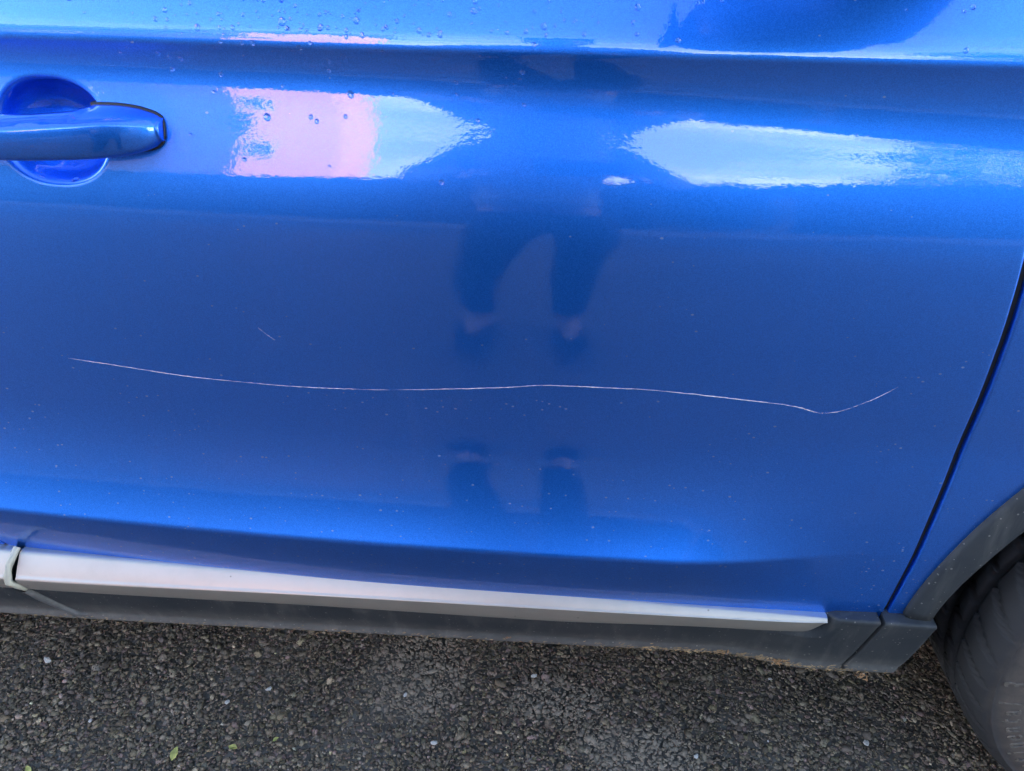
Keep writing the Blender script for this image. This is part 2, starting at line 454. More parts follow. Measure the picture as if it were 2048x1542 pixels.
def field(X, L):
    """skin position for columns x and arc lengths L (ascending, rows); both (n, m) arrays"""
    Lf = np.arange(-0.110, 0.6351, 0.0005)
    shape = X.shape
    T = np.radians(tilt(np.broadcast_to(Lf[:, None], (len(Lf), shape[1])), np.broadcast_to(X.mean(0)[None, :], (len(Lf), shape[1]))))
    dY, dZ = -np.sin(T)*0.0005, -np.cos(T)*0.0005
    Y = np.cumsum(dY, 0); Z = np.cumsum(dZ, 0)
    i0 = int(round(0.110/0.0005))
    Y -= Y[i0]; Z -= Z[i0]
    oy = np.empty(shape); oz = np.empty(shape)
    for j in range(shape[1]):
        oy[:, j] = np.interp(L[:, j], Lf, Y[:, j]); oz[:, j] = np.interp(L[:, j], Lf, Z[:, j])
    return oy + 0.012 + (X-0.05)**2/28.0, oz + CZ
_cache = {}
def skin(x, z):
    """(y, normal) of the outer skin at (x, z)"""
    key = round(x, 4)
    if key not in _cache:
        Lf = np.arange(-0.11, 0.6351, 0.0005)
        Y, Z = field(np.full((len(Lf), 1), x), Lf[:, None])
        _cache[key] = (Lf, Y[:, 0], Z[:, 0])
    Lf, Y, Z = _cache[key]
    l = np.interp(-z, -Z, Lf)
    y = np.interp(l, Lf, Y)
    t = math.radians(float(tilt(np.array([l]), np.array([x]))[0]))
    return float(y), Vector(((x-0.05)/14.0, -math.cos(t), math.sin(t))).normalized()

# shut lines (x as a function of height)
X_FRONT = PCHIP([0.24, 0.372, 0.43, 0.50, 0.586, 0.679, 0.756, 0.8225, 0.90, 1.0, 1.1], [0.402, 0.4115, 0.4155, 0.4192, 0.4205, 0.4168, 0.4095, 0.4013, 0.391, 0.377, 0.362])
X_REAR = PCHIP([0.24, 0.35, 0.39, 0.43, 0.55, 0.75, 1.1], [-0.672, -0.682, -0.692, -0.706, -0.757, -0.80, -0.82])

# recess behind the handle
REC_C, REC_R = (-0.452, 0.9165), (0.0515, 0.0425)
def recess(X, Z):
    rho = (np.abs((X-REC_C[0])/REC_R[0])**2.3 + np.abs((Z-REC_C[1])/REC_R[1])**2.3)**(1/2.3)
    q = np.clip(1-rho**2, 0, 1)
    d = 0.047*q**0.8*sstep(1.0, 0.86, rho) + 0.003*sstep(1.05, 0.9, rho)
    return d

def panel(name, xl, xr, l0, l1, xcols, mat, parent, hollow=False, roll_l=True, roll_r=True, bottom=True, rows=None):
    """a pressed outer panel between two shut lines with rolled edges"""
    r = 0.003
    L = rows if rows is not None else np.concatenate([np.arange(l0, -0.012, 0.004), np.arange(-0.012, 0.010, 0.0007), np.arange(0.010, 0.13, 0.0015), np.arange(0.13, 0.36, 0.004),
                        np.arange(0.36, 0.512, 0.003), np.arange(0.512, 0.530, 0.0007), np.arange(0.530, l1, 0.003)])
    n = len(L)
    # height of each row (mid column) -> shut line position
    xm = 0.5*(xl(0.7)+xr(0.7))
    _, zm = field(np.full((n, 1), xm), L[:, None]); zm = zm[:, 0]
    XL = xl(zm)[:, None]; XR = xr(zm)[:, None]
    u = (xcols - xcols[0])/(xcols[-1]-xcols[0])
    # columns keep their real x where possible, squeezed between the shut lines
    X = XL + r + (XR - XL - 2*r)*u[None, :]
    Y, Z = field_exact(X, L)
    if hollow:
        Y = Y + recess(X, Z)
    cols_x, cols_y, cols_z = [X], [Y], [Z]
    ed = np.array([0.0022, 0.0014, 0.0008, 0.0003, 0.0])
    def edge(side):
        j = 0 if side < 0 else -1
        ex, ey, ez = [], [], []
        base = XL if side < 0 else XR
        for d in ed:
            ex.append(base + (-side)*d); ey.append(Y[:, [j]] + r - math.sqrt(max(0, r*r-(r-d)**2))); ez.append(Z[:, [j]])
        for dep in (0.008, 0.022):
            ex.append(base + (-side)*0.0002); ey.append(Y[:, [j]] + r + dep); ez.append(Z[:, [j]])
        return ex, ey, ez
    if roll_r:
        a, b, c = edge(1); cols_x += a; cols_y += b; cols_z += c
    if roll_l:
        a, b, c = edge(-1); cols_x = a[::-1] + cols_x; cols_y = b[::-1] + cols_y; cols_z = c[::-1] + cols_z
    X = np.concatenate(cols_x, 1); Y = np.concatenate(cols_y, 1); Z = np.concatenate(cols_z, 1)
    if bottom:  # hem
        X = np.vstack([X, X[-1:], X[-1:]]); Y = np.vstack([Y, Y[-1:]+0.004, Y[-1:]+0.02]); Z = np.vstack([Z, Z[-1:]-0.003, Z[-1:]-0.003])
    return link(name, grid_mesh(name, X, Y, Z), mat, parent)

def field_exact(X, L):
    """like field() for X varying per row: evaluated on a fine set of columns and interpolated smoothly"""
    xs = np.linspace(X.min()-0.002, X.max()+0.002, 260)
    Y, Z = field(np.broadcast_to(xs[None, :], (len(L), 260)), np.broadcast_to(L[:, None], (len(L), 260)))
    h = xs[1]-xs[0]
    t = (X-xs[0])/h; k = np.clip(t.astype(int), 1, 257); f = t-k
    rows = np.arange(len(L))[:, None]
    def cub(A):
        p0, p1, p2, p3 = A[rows, k-1], A[rows, k], A[rows, k+1], A[rows, k+2]
        return p1 + 0.5*f*(p2-p0+f*(2*p0-5*p1+4*p2-p3+f*(3*(p1-p2)+p3-p0)))
    return cub(Y), cub(Z)

CAR_AT = Vector((-0.4, 0.9, 0))
car = empty('car', CAR_AT)
tag(car, 'blue metallic hatchback with a long white scratch across its door', 'car')

def car_part(o):
    return o

# front door
xc = np.concatenate([np.arange(-0.82, -0.56, 0.006), np.arange(-0.56, -0.37, 0.0014), np.arange(-0.37, 0.40, 0.0032)])
door = panel('front_door', lambda z: X_REAR(z)+0.0028, lambda z: X_FRONT(z)-0.0034, -0.108, 0.634, xc, MAT['paint'], car, hollow=True)
tag(door, 'front door in blue metallic paint with raindrops and a long scratch')
# rear door and front wing
xc2 = np.linspace(-1.5, -0.8, 60)
rear_door = panel('rear_door', lambda z: np.full_like(np.asarray(z, float), -1.28), lambda z: X_REAR(z)-0.0024, -0.108, 0.634, xc2, MAT['paint'], car)
WC = (0.89, 0.345)               # front wheel centre (x, z)
ARCH_R = 0.456
def wing():
    xs = np.concatenate([np.arange(0.0, 0.006, 0.001), np.arange(0.006, 0.16, 0.004), np.linspace(0.16, 0.95, 60)])
    rows = 150
    X = np.zeros((rows, len(xs))); Y = X.copy(); Z = X.copy()
    Lf = np.concatenate([np.arange(-0.10, -0.012, 0.004), np.arange(-0.012, 0.01, 0.0008), np.arange(0.01, 0.6351, 0.003)])
    for j, dx in enumerate(xs):
        xb = 0.412+dx
        y, z = field(np.full((len(Lf), 1), xb), Lf[:, None]); y, z = y[:, 0], z[:, 0]
        c = WC[0]-xb
        zb = 0.372 if abs(c) > ARCH_R-0.004 else max(0.372, WC[1]+math.sqrt(max(0, (ARCH_R-0.004)**2-c*c)))
        t = np.linspace(0, 1, rows); t = t
        zt = z[0] + (zb-z[0])*t
        # snap rows to follow the crease finely
        X[:, j] = X_FRONT(zt)+0.0030+dx if dx < 0.16 else X_FRONT(zt)+0.0030+dx
        Y[:, j] = np.interp(-zt, -z, y); Z[:, j] = zt
        Y[:, j] += sstep(0.4, 0.95, dx)*0.12*sstep(0.2, 1.0, (X[:, j]-0.7))
    r = 0.003
    ex, ey, ez = [], [], []
    Y[:, :4] += (r-np.sqrt(np.maximum(0, r*r-np.maximum(0, r-xs[:4])**2)))[None, :]
    for dep in (0.022, 0.008):
        ex.append(X[:, [0]]+0.0002); ey.append(Y[:, [0]]+dep); ez.append(Z[:, [0]])
    X = np.concatenate(ex+[X], 1); Y = np.concatenate(ey+[Y], 1); Z = np.concatenate(ez+[Z], 1)
    X = np.vstack([X, X[-1:]]); Y = np.vstack([Y, Y[-1:]+0.02]); Z = np.vstack([Z, Z[-1:]])
    return link('front_wing', grid_mesh('front_wing', X, Y, Z), MAT['paint'], car)
wing()

# black strips added inside the shut lines, standing in for their shade
def gap_shade(xf, z0, z1):
    V, F = [], []
    zs = np.linspace(z0, z1, 60)
    for i, z in enumerate(zs):
        x = float(xf(z)); y = skin(round(x, 2), min(max(z, 0.375), 1.06))[0]
        V += [(x-0.009, y+0.0065, z), (x+0.009, y+0.0065, z), (x+0.009, y+0.02, z), (x-0.009, y+0.02, z)]
        if i:
            b = 4*i; F += [(b-4, b-3, b+1, b), (b-3, b-2, b+2, b+1), (b-1, b-4, b, b+3)]
    link('gap_shade_strip', poly_mesh('gap_shade_strip', V, F), MAT['seal_and_shade'], car, smooth=False)
gap_shade(X_FRONT, 0.26, 1.07); gap_shade(X_REAR, 0.26, 1.07)

# ---- sill: silver trim, black cladding
_tx = [-1.6, -0.67, -0.30, 0.004, 0.19, 0.309, 0.345]
TA = PCHIP(_tx, [0.399, 0.394, 0.389, 0.386, 0.3815, 0.3795, 0.3785])     # top edge
TB = PCHIP(_tx, [0.3675, 0.3675, 0.3705, 0.372, 0.372, 0.3730, 0.374])        # ridge between upper and lower face
TBy = PCHIP(_tx, [-0.036, -0.035, -0.0285, -0.024, -0.020, -0.0175, -0.0155])
TC = PCHIP(_tx, [0.337, 0.337, 0.337, 0.335, 0.340, 0.341, 0.343])        # lower edge
CD = PCHIP([-1.6, -0.72, -0.32, 0.007, 0.208, 0.338, 0.47], [0.253, 0.256, 0.261, 0.268, 0.267, 0.263, 0.266])
def trim_strip(name, x0, x1, tip, mat, parent):
    xs = np.concatenate([np.linspace(x0, x1-0.06, 60), np.linspace(x1-0.058, x1, 40)]) if tip else np.linspace(x0, x1, 50)
    prof = []
    for x in xs:
        a, b, c, yb = float(TA(x)), float(TB(x)), float(TC(x)), float(TBy(x))
        if tip:   # the lower edge sweeps up to a blunt tip
            k = np.clip((x-(x1-0.022))/0.022, 0, 1); c = c + (a-0.012-c)*(1-math.sqrt(max(0, 1-k*k)))
            b = max(b, c+0.002) if b < a-0.003 else b
            b = min(b, a-0.003)
        ya = -0.0112
        pts = [(ya+0.016, a-0.004), (ya+0.003, a), (ya-0.0005, a-0.0008)]
        for s in np.linspace(0.12, 0.9, 8):
            pts.append((ya + (yb-ya)*s - 0.0008*math.sin(math.pi*s), a+(b-a)*s))
        pts += [(yb-0.0008, b+0.001), (yb-0.0002, b-0.0006)]
        for s in np.linspace(0.12, 0.92, 7):
            pts.append((yb + 0.011*s**1.3, b+(c-b)*s))
        pts += [(yb+0.013, c), (yb+0.022, c+0.001)]
        prof.append(pts)
    P = np.array(prof); X = np.broadcast_to(xs[:, None], P.shape[:2])
    o = link(name, grid_mesh(name, X, P[..., 0], P[..., 1], flip=True), mat, parent)
    return o
trim_strip('sill_trim', -0.664, 0.341, True, MAT['silver'], car)
trim_strip('sill_trim', -1.27, -0.676, False, MAT['silver'], car)

def cladding(name, xs, cut_rear=None, cut_front=None, mat=None, parent=None):
    """black sill cladding; x shifts with height where a shut line bounds it"""
    prof = []
    for x in xs:
        yb = float(TBy(min(x, 0.345))); c = float(TC(min(x, 0.345))); a = float(TA(min(x, 0.345)))
        tipk = float(sstep(0.337, 0.353, x))
        d = float(CD(x)); droop = float(sstep(0.05, 0.42, x))
        y_c = (yb + 0.0135)*(1-tipk) + (-0.0125)*tipk
        y_a = (0.0)*(1-tipk) + (-0.0175)*tipk
        z_edge = (a-0.003)*(1-tipk) + (a+0.003)*tipk
        tl = float(sstep(0.24, 0.36, x)); y_at = -0.0175
        wt = lambda z: tipk if z >= c else tl
        face_y = lambda z: (y_c + (c-z)*0.30 if z < c else y_c + (y_a-y_c)*(z-c)/(z_edge-c))*(1-wt(z)) + (y_at + (a+0.003-z)*0.19)*wt(z)
        pts = [(0.03, z_edge-0.002), (y_a+0.004, z_edge), (y_a+0.001, z_edge-0.0006), (y_a, z_edge-0.0025)]
        for s in np.linspace(0.08, 1.0, 14):
            z = z_edge-0.0025 + (d+0.010-(z_edge-0.0025))*s
            pts.append((face_y(z), z))
        # bottom ridge and the bevel under it
        yd = face_y(d+0.010)
        pts += [(yd-0.0012, d+0.006), (yd-0.0022, d+0.002), (yd-0.001, d-0.0015), (yd+0.004, d-0.004),
                (yd+0.010, d-0.006-0.004*droop), (yd+0.013+0.004*droop, d-0.016-0.010*droop), (yd+0.016+0.006*droop, d-0.020-0.014*droop), (yd+0.045, d-0.022-0.014*droop), (yd+0.12, d-0.010)]
        prof.append(pts)
    P = np.array(prof); X = np.broadcast_to(xs[:, None], P.shape[:2]).copy()
    if cut_front is not None:
        k = sstep(xs[-1]-0.05, xs[-1], X); X += k*(cut_front(P[..., 1]) - xs[-1])
    if cut_rear is not None:
        k = 1-sstep(xs[0], xs[0]+0.05, X); X += k*(cut_rear(P[..., 1]) - xs[0])
    # end caps turned inwards
    Yc, Zc = P[..., 0].copy(), P[..., 1].copy()
    def cap(i):
        return X[[i]], Yc[[i]]+0.02, Zc[[i]]
    x0, y0, z0 = cap(0); x1, y1, z1 = cap(-1)
    X = np.vstack([x0, X, x1]); Yc = np.vstack([y0, Yc, y1]); Zc = np.vstack([z0, Zc, z1])
    return link(name, grid_mesh(name, X, Yc, Zc, flip=True), mat or MAT['plastic'], parent or car)
SEAM = PCHIP([0.24, 0.30, 0.34, 0.40], [0.386, 0.3965, 0.4005, 0.406])
cladding('sill_cladding', np.linspace(-0.668, 0.395, 150), cut_rear=lambda z: PCHIP([0.24, 0.27, 0.335, 0.36, 0.40], [-0.625, -0.645, -0.680, -0.672, -0.669])(z), cut_front=lambda z: SEAM(z)-0.0030)
cladding('sill_cladding', np.linspace(-1.27, -0.676, 40), cut_front=lambda z: PCHIP([0.24, 0.27, 0.335, 0.36, 0.40], [-0.633, -0.653, -0.688, -0.680, -0.677])(z))
ARCH_IN = PCHIP([0.24, 0.262, 0.300, 0.36, 0.405], [0.462, 0.452, 0.4535, 0.4555, 0.4575])
cladding('sill_end_cap', np.linspace(0.400, 0.46, 40), cut_rear=lambda z: SEAM(z)+0.0030, cut_front=lambda z: PCHIP([0.24, 0.262, 0.275, 0.30, 0.355, 0.405], [0.446, 0.452, 0.459, 0.463, 0.4655, 0.4660])(z))

# wheel-arch cladding: a band round the arch
def arch_band():
    th = np.radians(np.linspace(175.3, 20, 90))
    prof = []
    for t in th:
        k = sstep(math.radians(150), math.radians(176), t)
        ri = 0.414 + 0.012*k; ro = 0.4565 + 0.004*k
        row = []
        for rr, dy in [(ro-0.001, 0.016), (ro, 0.004), (ro-0.0012, -0.0045), (ro-0.004, -0.0075), (ro-0.010, -0.009), (ro-0.02, -0.010), (ro-0.03, -0.0105), (ri+0.006, -0.010), (ri+0.002, -0.0085), (ri, -0.005), (ri, 0.02), (ri+0.004, 0.07)]:
            row.append((WC[0]+rr*math.cos(t), dy, WC[1]+rr*math.sin(t)))
        prof.append(row)
    P = np.array(prof)
    for i in range(P.shape[0]):
        for j in range(P.shape[1]):
            P[i, j, 1] += skin(round(float(np.clip(P[i, j, 0], 0.41, 0.7)), 2), float(np.clip(P[i, j, 2], 0.40, 0.95)))[0]
    P = np.concatenate([P[:1]+np.array([0, 0.02, 0]), P], 0)
    return link('wheel_arch_cladding', grid_mesh('wheel_arch_cladding', P[..., 0], P[..., 1], P[..., 2]), MAT['plastic'], car)
arch_band()

# flanges of the rear door's trim that show at the rear shut line
tube('trim_flange', [(-0.668, -0.008, 0.398), (-0.671, -0.026, 0.386), (-0.674, -0.0335, 0.372), (-0.675, -0.0345, 0.362), (-0.672, -0.0300, 0.352), (-0.6695, -0.022, 0.338)], [0.0042, 0.0046, 0.0048, 0.0048, 0.0046, 0.0042], MAT['sunlit_cream'], car, 14)
tube('trim_flange', [(-0.6695, -0.0235, 0.3375), (-0.664, -0.0175, 0.318), (-0.655, -0.0105, 0.298), (-0.645, -0.0055, 0.280), (-0.634, -0.002, 0.266), (-0.615, 0.003, 0.2605)], [0.0052, 0.0052, 0.005, 0.0046, 0.0038, 0.002], MAT['greyflange'], car, 14)

# ---- door handle
def handle():
    zt = PCHIP([-0.64, -0.474, -0.392, -0.373, -0.360, -0.353, -0.3485], [0.934, 0.9375, 0.9405, 0.9392, 0.9365, 0.9343, 0.9315])
    zb = PCHIP([-0.64, -0.487, -0.402, -0.373, -0.360, -0.353, -0.3485], [0.905, 0.905, 0.9045, 0.9055, 0.9075, 0.9100, 0.9140])
    yf = PCHIP([-0.64, -0.57, -0.47, -0.415, -0.376, -0.361, -0.353, -0.3485], [-0.030, -0.0445, -0.045, -0.037, -0.0225, -0.0130, -0.0065, -0.0020])
    yk = PCHIP([-0.64, -0.56, -0.45, -0.42, -0.39, -0.33], [-0.002, -0.018, -0.018, -0.010, 0.0, 0.0])
    xs = np.concatenate([np.linspace(-0.64, -0.376, 60), np.linspace(-0.374, -0.3500, 24)])
    prof = []
    for x in xs:
        t, b, f, k = float(zt(x)), float(zb(x)), float(yf(x)), float(yk(x))
        if x > -0.408: k = skin(round(x, 3), t)[0]+0.001
        h = t-b; fr = t-0.006*min(1, h/0.03)
        pts = [(k, t-0.001), (k-0.002, t)]
        for s in np.linspace(0.2, 0.9, 6): pts.append((k-0.002 + (f+0.0025-k+0.002)*s, t + (fr-t)*s*s))
        pts += [(f+0.0012, fr-0.0003), (f+0.0004, fr-0.0010), (f, fr-0.0022)]
        for s in np.linspace(0.12, 0.88, 10): pts.append((f - 0.0012*math.sin(math.pi*s) + 0.001*s, fr-0.0022 + (b+0.004-fr+0.0022)*s))
        pts += [(f+0.002, b+0.0025), (f+0.0045, b+0.0008), (f+0.008, b)]
        for s in np.linspace(0.2, 1.0, 4): pts.append((f+0.008+(k-f-0.008)*s, b+0.0006*s))
        prof.append(pts)
    P = np.array(prof)
    # blunt end
    P0 = P[-1]; c = P0.mean(0)
    hs = (P0-c); big = np.abs(hs).max()
    for an in np.radians([20, 40, 60, 75, 90]):
        sc = 1-(1-math.cos(an))*0.0022/big
        P = np.concatenate([P, (c+hs*sc)[None]], 0); xs = np.append(xs, -0.3500+0.0022*math.sin(an))
    P = np.concatenate([P, (c+hs*0.02)[None]], 0); xs = np.append(xs, -0.3476)
    X = np.broadcast_to(xs[:, None], P.shape[:2])
    h = link('door_handle', grid_mesh('door_handle', X, P[..., 0], P[..., 1], closed_v=True, flip=True), MAT['paint'], door)
    # black gasket between handle end and door skin
    gx = np.concatenate([np.linspace(-0.412, -0.366, 12), np.linspace(-0.363, -0.3485, 8)])
    oz = [(x, float(zt(x))+0.0012) for x in gx] + [(-0.3470, 0.928), (-0.3468, 0.9225), (-0.3470, 0.917)] + [(x, float(zb(x))-0.0016) for x in gx[::-1]]
    bm = bmesh.new(); rings = []
    for dy, sh in ((0.003, 1.0), (-0.0022, 1.0), (-0.0028, 0.99)):
        cx, cz = -0.385, 0.922
        rings.append([bm.verts.new((cx+(x-cx)*sh, skin(round(x, 3), z)[0]+dy, cz+(z-cz)*sh)) for x, z in oz])
    n = len(oz)
    for a, b in zip(rings, rings[1:]):
        for i in range(n): bm.faces.new((a[i], a[(i+1) % n], b[(i+1) % n], b[i]))
    bm.faces.new(rings[-1])
    link('handle_gasket', bm_mesh('handle_gasket', bm), MAT['seal_and_shade'], door, smooth=False)
handle()

# ---- the long scratch, and a short dashed nick above it
def scratch(name, pts, w, broken=0.0, label=None):
    t = np.linspace(0, 1, len(pts)); q = np.linspace(0, 1, 260)
    xs = PCHIP(t, [p[0] for p in pts])(q); zs = PCHIP(t, [p[1] for p in pts])(q)
    verts, faces = [], []
    for i, (x, z) in enumerate(zip(xs, zs)):
        dx = xs[min(i+1, 259)]-xs[max(i-1, 0)]; dz = zs[min(i+1, 259)]-zs[max(i-1, 0)]
        n = math.hypot(dx, dz); nx, nz = -dz/n, dx/n
        jit = 0.00012*random.gauss(0, 1)
        ww = w*(0.75+0.25*math.sin(i*0.21)+0.2*math.sin(i*0.047+1)+random.uniform(-0.35, 0.35))*min(1, 0.25+8*q[i]*(1-q[i])*2)
        for s in (-1, 1):
            xx, zz = x+nx*(s*ww/2+jit), z+nz*(s*ww/2+jit)
            y, nn = skin(round(float(xx), 2), float(zz))
            y += ((xx-0.05)**2-(round(float(xx), 2)-0.05)**2)/28.0
            verts.append((xx, y-0.00035, zz))
        if i and random.random() >= broken: faces.append((2*i-2, 2*i, 2*i+1, 2*i-1))
    o = link(name, poly_mesh(name, verts, faces), MAT['scratch'], door, smooth=False)
    if label: tag(o, label)
_raw = [(-0.485, 0.705), (-0.433, 0.699), (-0.353, 0.690), (-0.262, 0.686), (-0.187, 0.687), (-0.053, 0.698), (0.0, 0.704), (0.076, 0.705), (0.185, 0.699), (0.228, 0.695), (0.253, 0.689), (0.266, 0.691), (0.294, 0.706), (0.315, 0.723)]
# those were read on the plane y = -0.03; slide them along the sight lines onto the real skin
def onto_skin(x, z, yref):
    p = Vector((x, yref, z)); d = (p-CAM_POS); k = 1.0
    for _ in range(12):
        q = CAM_POS+d*k; y = skin(round(q.x, 3), q.z)[0]; k = (y-CAM_POS.y)/d.y
    q = CAM_POS+d*k; return (q.x, q.z)
_raw = [onto_skin(x, z, -0.03) for x, z in _raw]
scratch('scratch', _raw, 0.00080, 0.0, 'long thin white scratch down to primer')
scratch('scratch', [onto_skin(-0.283, 0.7515, -0.03), onto_skin(-0.2745, 0.7435, -0.03), onto_skin(-0.2685, 0.7385, -0.03)], 0.0007, 0.55, 'short dashed nick above the long scratch')

# ---- front wheel
wheel = empty('front_wheel', (WC[0], 0.0, WC[1]), car)
wheel.matrix_parent_inverse = Matrix.Translation(-CAR_AT)
TW0, TW1 = -0.030, 0.188         # outer and inner face of the tyre
def tyre(parent, name='tyre', side=1):
    prof = [(0.222, 0.000), (0.228, -0.008), (0.236, -0.013), (0.245, -0.0225), (0.256, -0.028), (0.262, -0.0275), (0.270, -0.0305), (0.284, -0.0335), (0.298, -0.0345),
            (0.312, -0.0335), (0.325, -0.0310), (0.3315, -0.0285), (0.3322, -0.0300), (0.3345, -0.0300), (0.3352, -0.0272), (0.3395, -0.0250), (0.3425, -0.0215), (0.3465, -0.0145), (0.3495, -0.0055), (0.3515, 0.004),
            (0.3527, 0.012), (0.3533, 0.020), (0.3536, 0.0265), (0.3540, 0.0300), (0.3465, 0.0310), (0.3465, 0.0385), (0.3542, 0.0395), (0.3545, 0.052), (0.3547, 0.0635), (0.3472, 0.0645), (0.3472, 0.073), (0.3549, 0.074),
            (0.3550, 0.095), (0.3549, 0.108), (0.3472, 0.109), (0.3472, 0.1175), (0.3545, 0.1185), (0.3536, 0.140), (0.3515, 0.155), (0.346, 0.170), (0.334, 0.181), (0.30, 0.188), (0.26, 0.184), (0.225, 0.165)]
    n = 1440
    th = np.linspace(0, 2*np.pi, n, endpoint=False)
    P = np.array(prof)
    Rr = np.broadcast_to(P[:, 0][None, :], (n, len(P))).copy(); Y = np.broadcast_to(P[:, 1][None, :], (n, len(P))).copy()
    # lateral grooves: slanted slots in the shoulder blocks, fine sipes
    nb = 46
    for j in range(len(P)):
        r0, y = P[j]
        if r0 < 0.342: continue
        ph = (th*nb/(2*np.pi) + y*14.0 + 0.0) % 1.0
        if -0.022 < y < 0.030:
            dep = 0.0075*(0.35+0.65*sstep(-0.022, 0.0, y))
            Rr[:, j] -= dep*(ph < 0.12)
        elif y > 0.0 and r0 > 0.35:
            Rr[:, j] -= 0.005*(ph < 0.16)
    X = Rr*np.cos(th)[:, None]; Z = Rr*np.sin(th)[:, None]
    X = np.vstack([X, X[:1]]); Z = np.vstack([Z, Z[:1]]); Y = np.vstack([Y, Y[:1]])
    me = grid_mesh(name, X, Y, Z)
    o = link(name, me, MAT['rubber'], parent); o.matrix_parent_inverse = Matrix()
    return o
ty = tyre(wheel)
tag(ty, 'black front tyre with brown road dust on its sidewall')
def rim(parent):
    bm = bmesh.new(); n = 72
    prof = [(0.226, 0.165), (0.226, -0.010), (0.219, -0.013), (0.212, -0.008), (0.205, 0.03), (0.20, 0.09)]
    rings = [[bm.verts.new((r*math.cos(2*math.pi*i/n), y, r*math.sin(2*math.pi*i/n))) for i in range(n)] for r, y in prof]
    for a, b in zip(rings, rings[1:]):
        for i in range(n): bm.faces.new((a[i], a[(i+1) % n], b[(i+1) % n], b[i]))
    for s in range(5):
        a = 2*math.pi*s/5+0.3
        for da in (-0.14, 0.14):
            pts = []
            for rr, wd in ((0.03, 0.03), (0.212, 0.022)):
                aa = a+da*(rr/0.2)
                cx, cz = rr*math.cos(aa), rr*math.sin(aa); tx, tz = -math.sin(aa)*wd/2, math.cos(aa)*wd/2
                pts.append([(cx-tx, 0.012, cz-tz), (cx+tx, 0.012, cz+tz), (cx+tx, 0.035, cz+tz), (cx-tx, 0.035, cz-tz)])
            v = [[bm.verts.new(p) for p in q] for q in pts]
            for i in range(4): bm.faces.new((v[0][i], v[0][(i+1) % 4], v[1][(i+1) % 4], v[1][i]))
    bmesh.ops.create_cone(bm, cap_ends=True, segments=32, radius1=0.05, radius2=0.045, depth=0.04, matrix=Matrix.Translation((0, 0.02, 0)) @ Matrix.Rotation(R(90), 4, 'X'))
    o = link('rim', bm_mesh('rim', bm), MAT['alloy'], parent, smooth=False); o.matrix_parent_inverse = Matrix()
rim(wheel)
def tyre_text(body, r0, a_start, a_step, size, parent):
    """raised sidewall lettering, read clockwise"""
    for i, ch in enumerate(body):
        if ch == ' ': continue
        cu = bpy.data.curves.new('glyph', 'FONT'); cu.body = ch; cu.size = size; cu.extrude = 0.0014; cu.align_x = 'CENTER'; cu.resolution_u = 4
        cu.bevel_depth = 0.00025; cu.bevel_resolution = 1; cu.offset = -0.0002
        ob = bpy.data.objects.new('glyph', cu)
        me = bpy.data.meshes.new_from_object(ob)
        a = a_start - a_step*i
        # glyph x -> clockwise tangent, glyph y -> outward radius, glyph z -> -Y
        er = Vector((math.cos(a), 0, math.sin(a))); et = Vector((math.sin(a), 0, -math.cos(a)))
        for v in me.vertices:
            x, y, z = v.co
            rr = r0+y*1.25
            aa = a - x*0.86/r0
            yy = float(np.interp(rr, [0.284, 0.298, 0.312, 0.325, 0.3315], [-0.0335, -0.0345, -0.0335, -0.0310, -0.0285]))
            v.co = (rr*math.cos(aa), yy-z*1.0, rr*math.sin(aa))
        bpy.data.objects.remove(ob); bpy.data.curves.remove(cu); me.materials.clear()
        o = link('sidewall_letter', me, MAT['rubber_letter'], parent, smooth=False); o.matrix_parent_inverse = Matrix()
MAT['rubber_letter'] = simple('dusty_raised_rubber', (0.105, 0.09, 0.076), 0.8, var=0.4, scale=200)
tyre_text('Continental 3', 0.3025, R(228.5), R(3.45), 0.029, wheel)

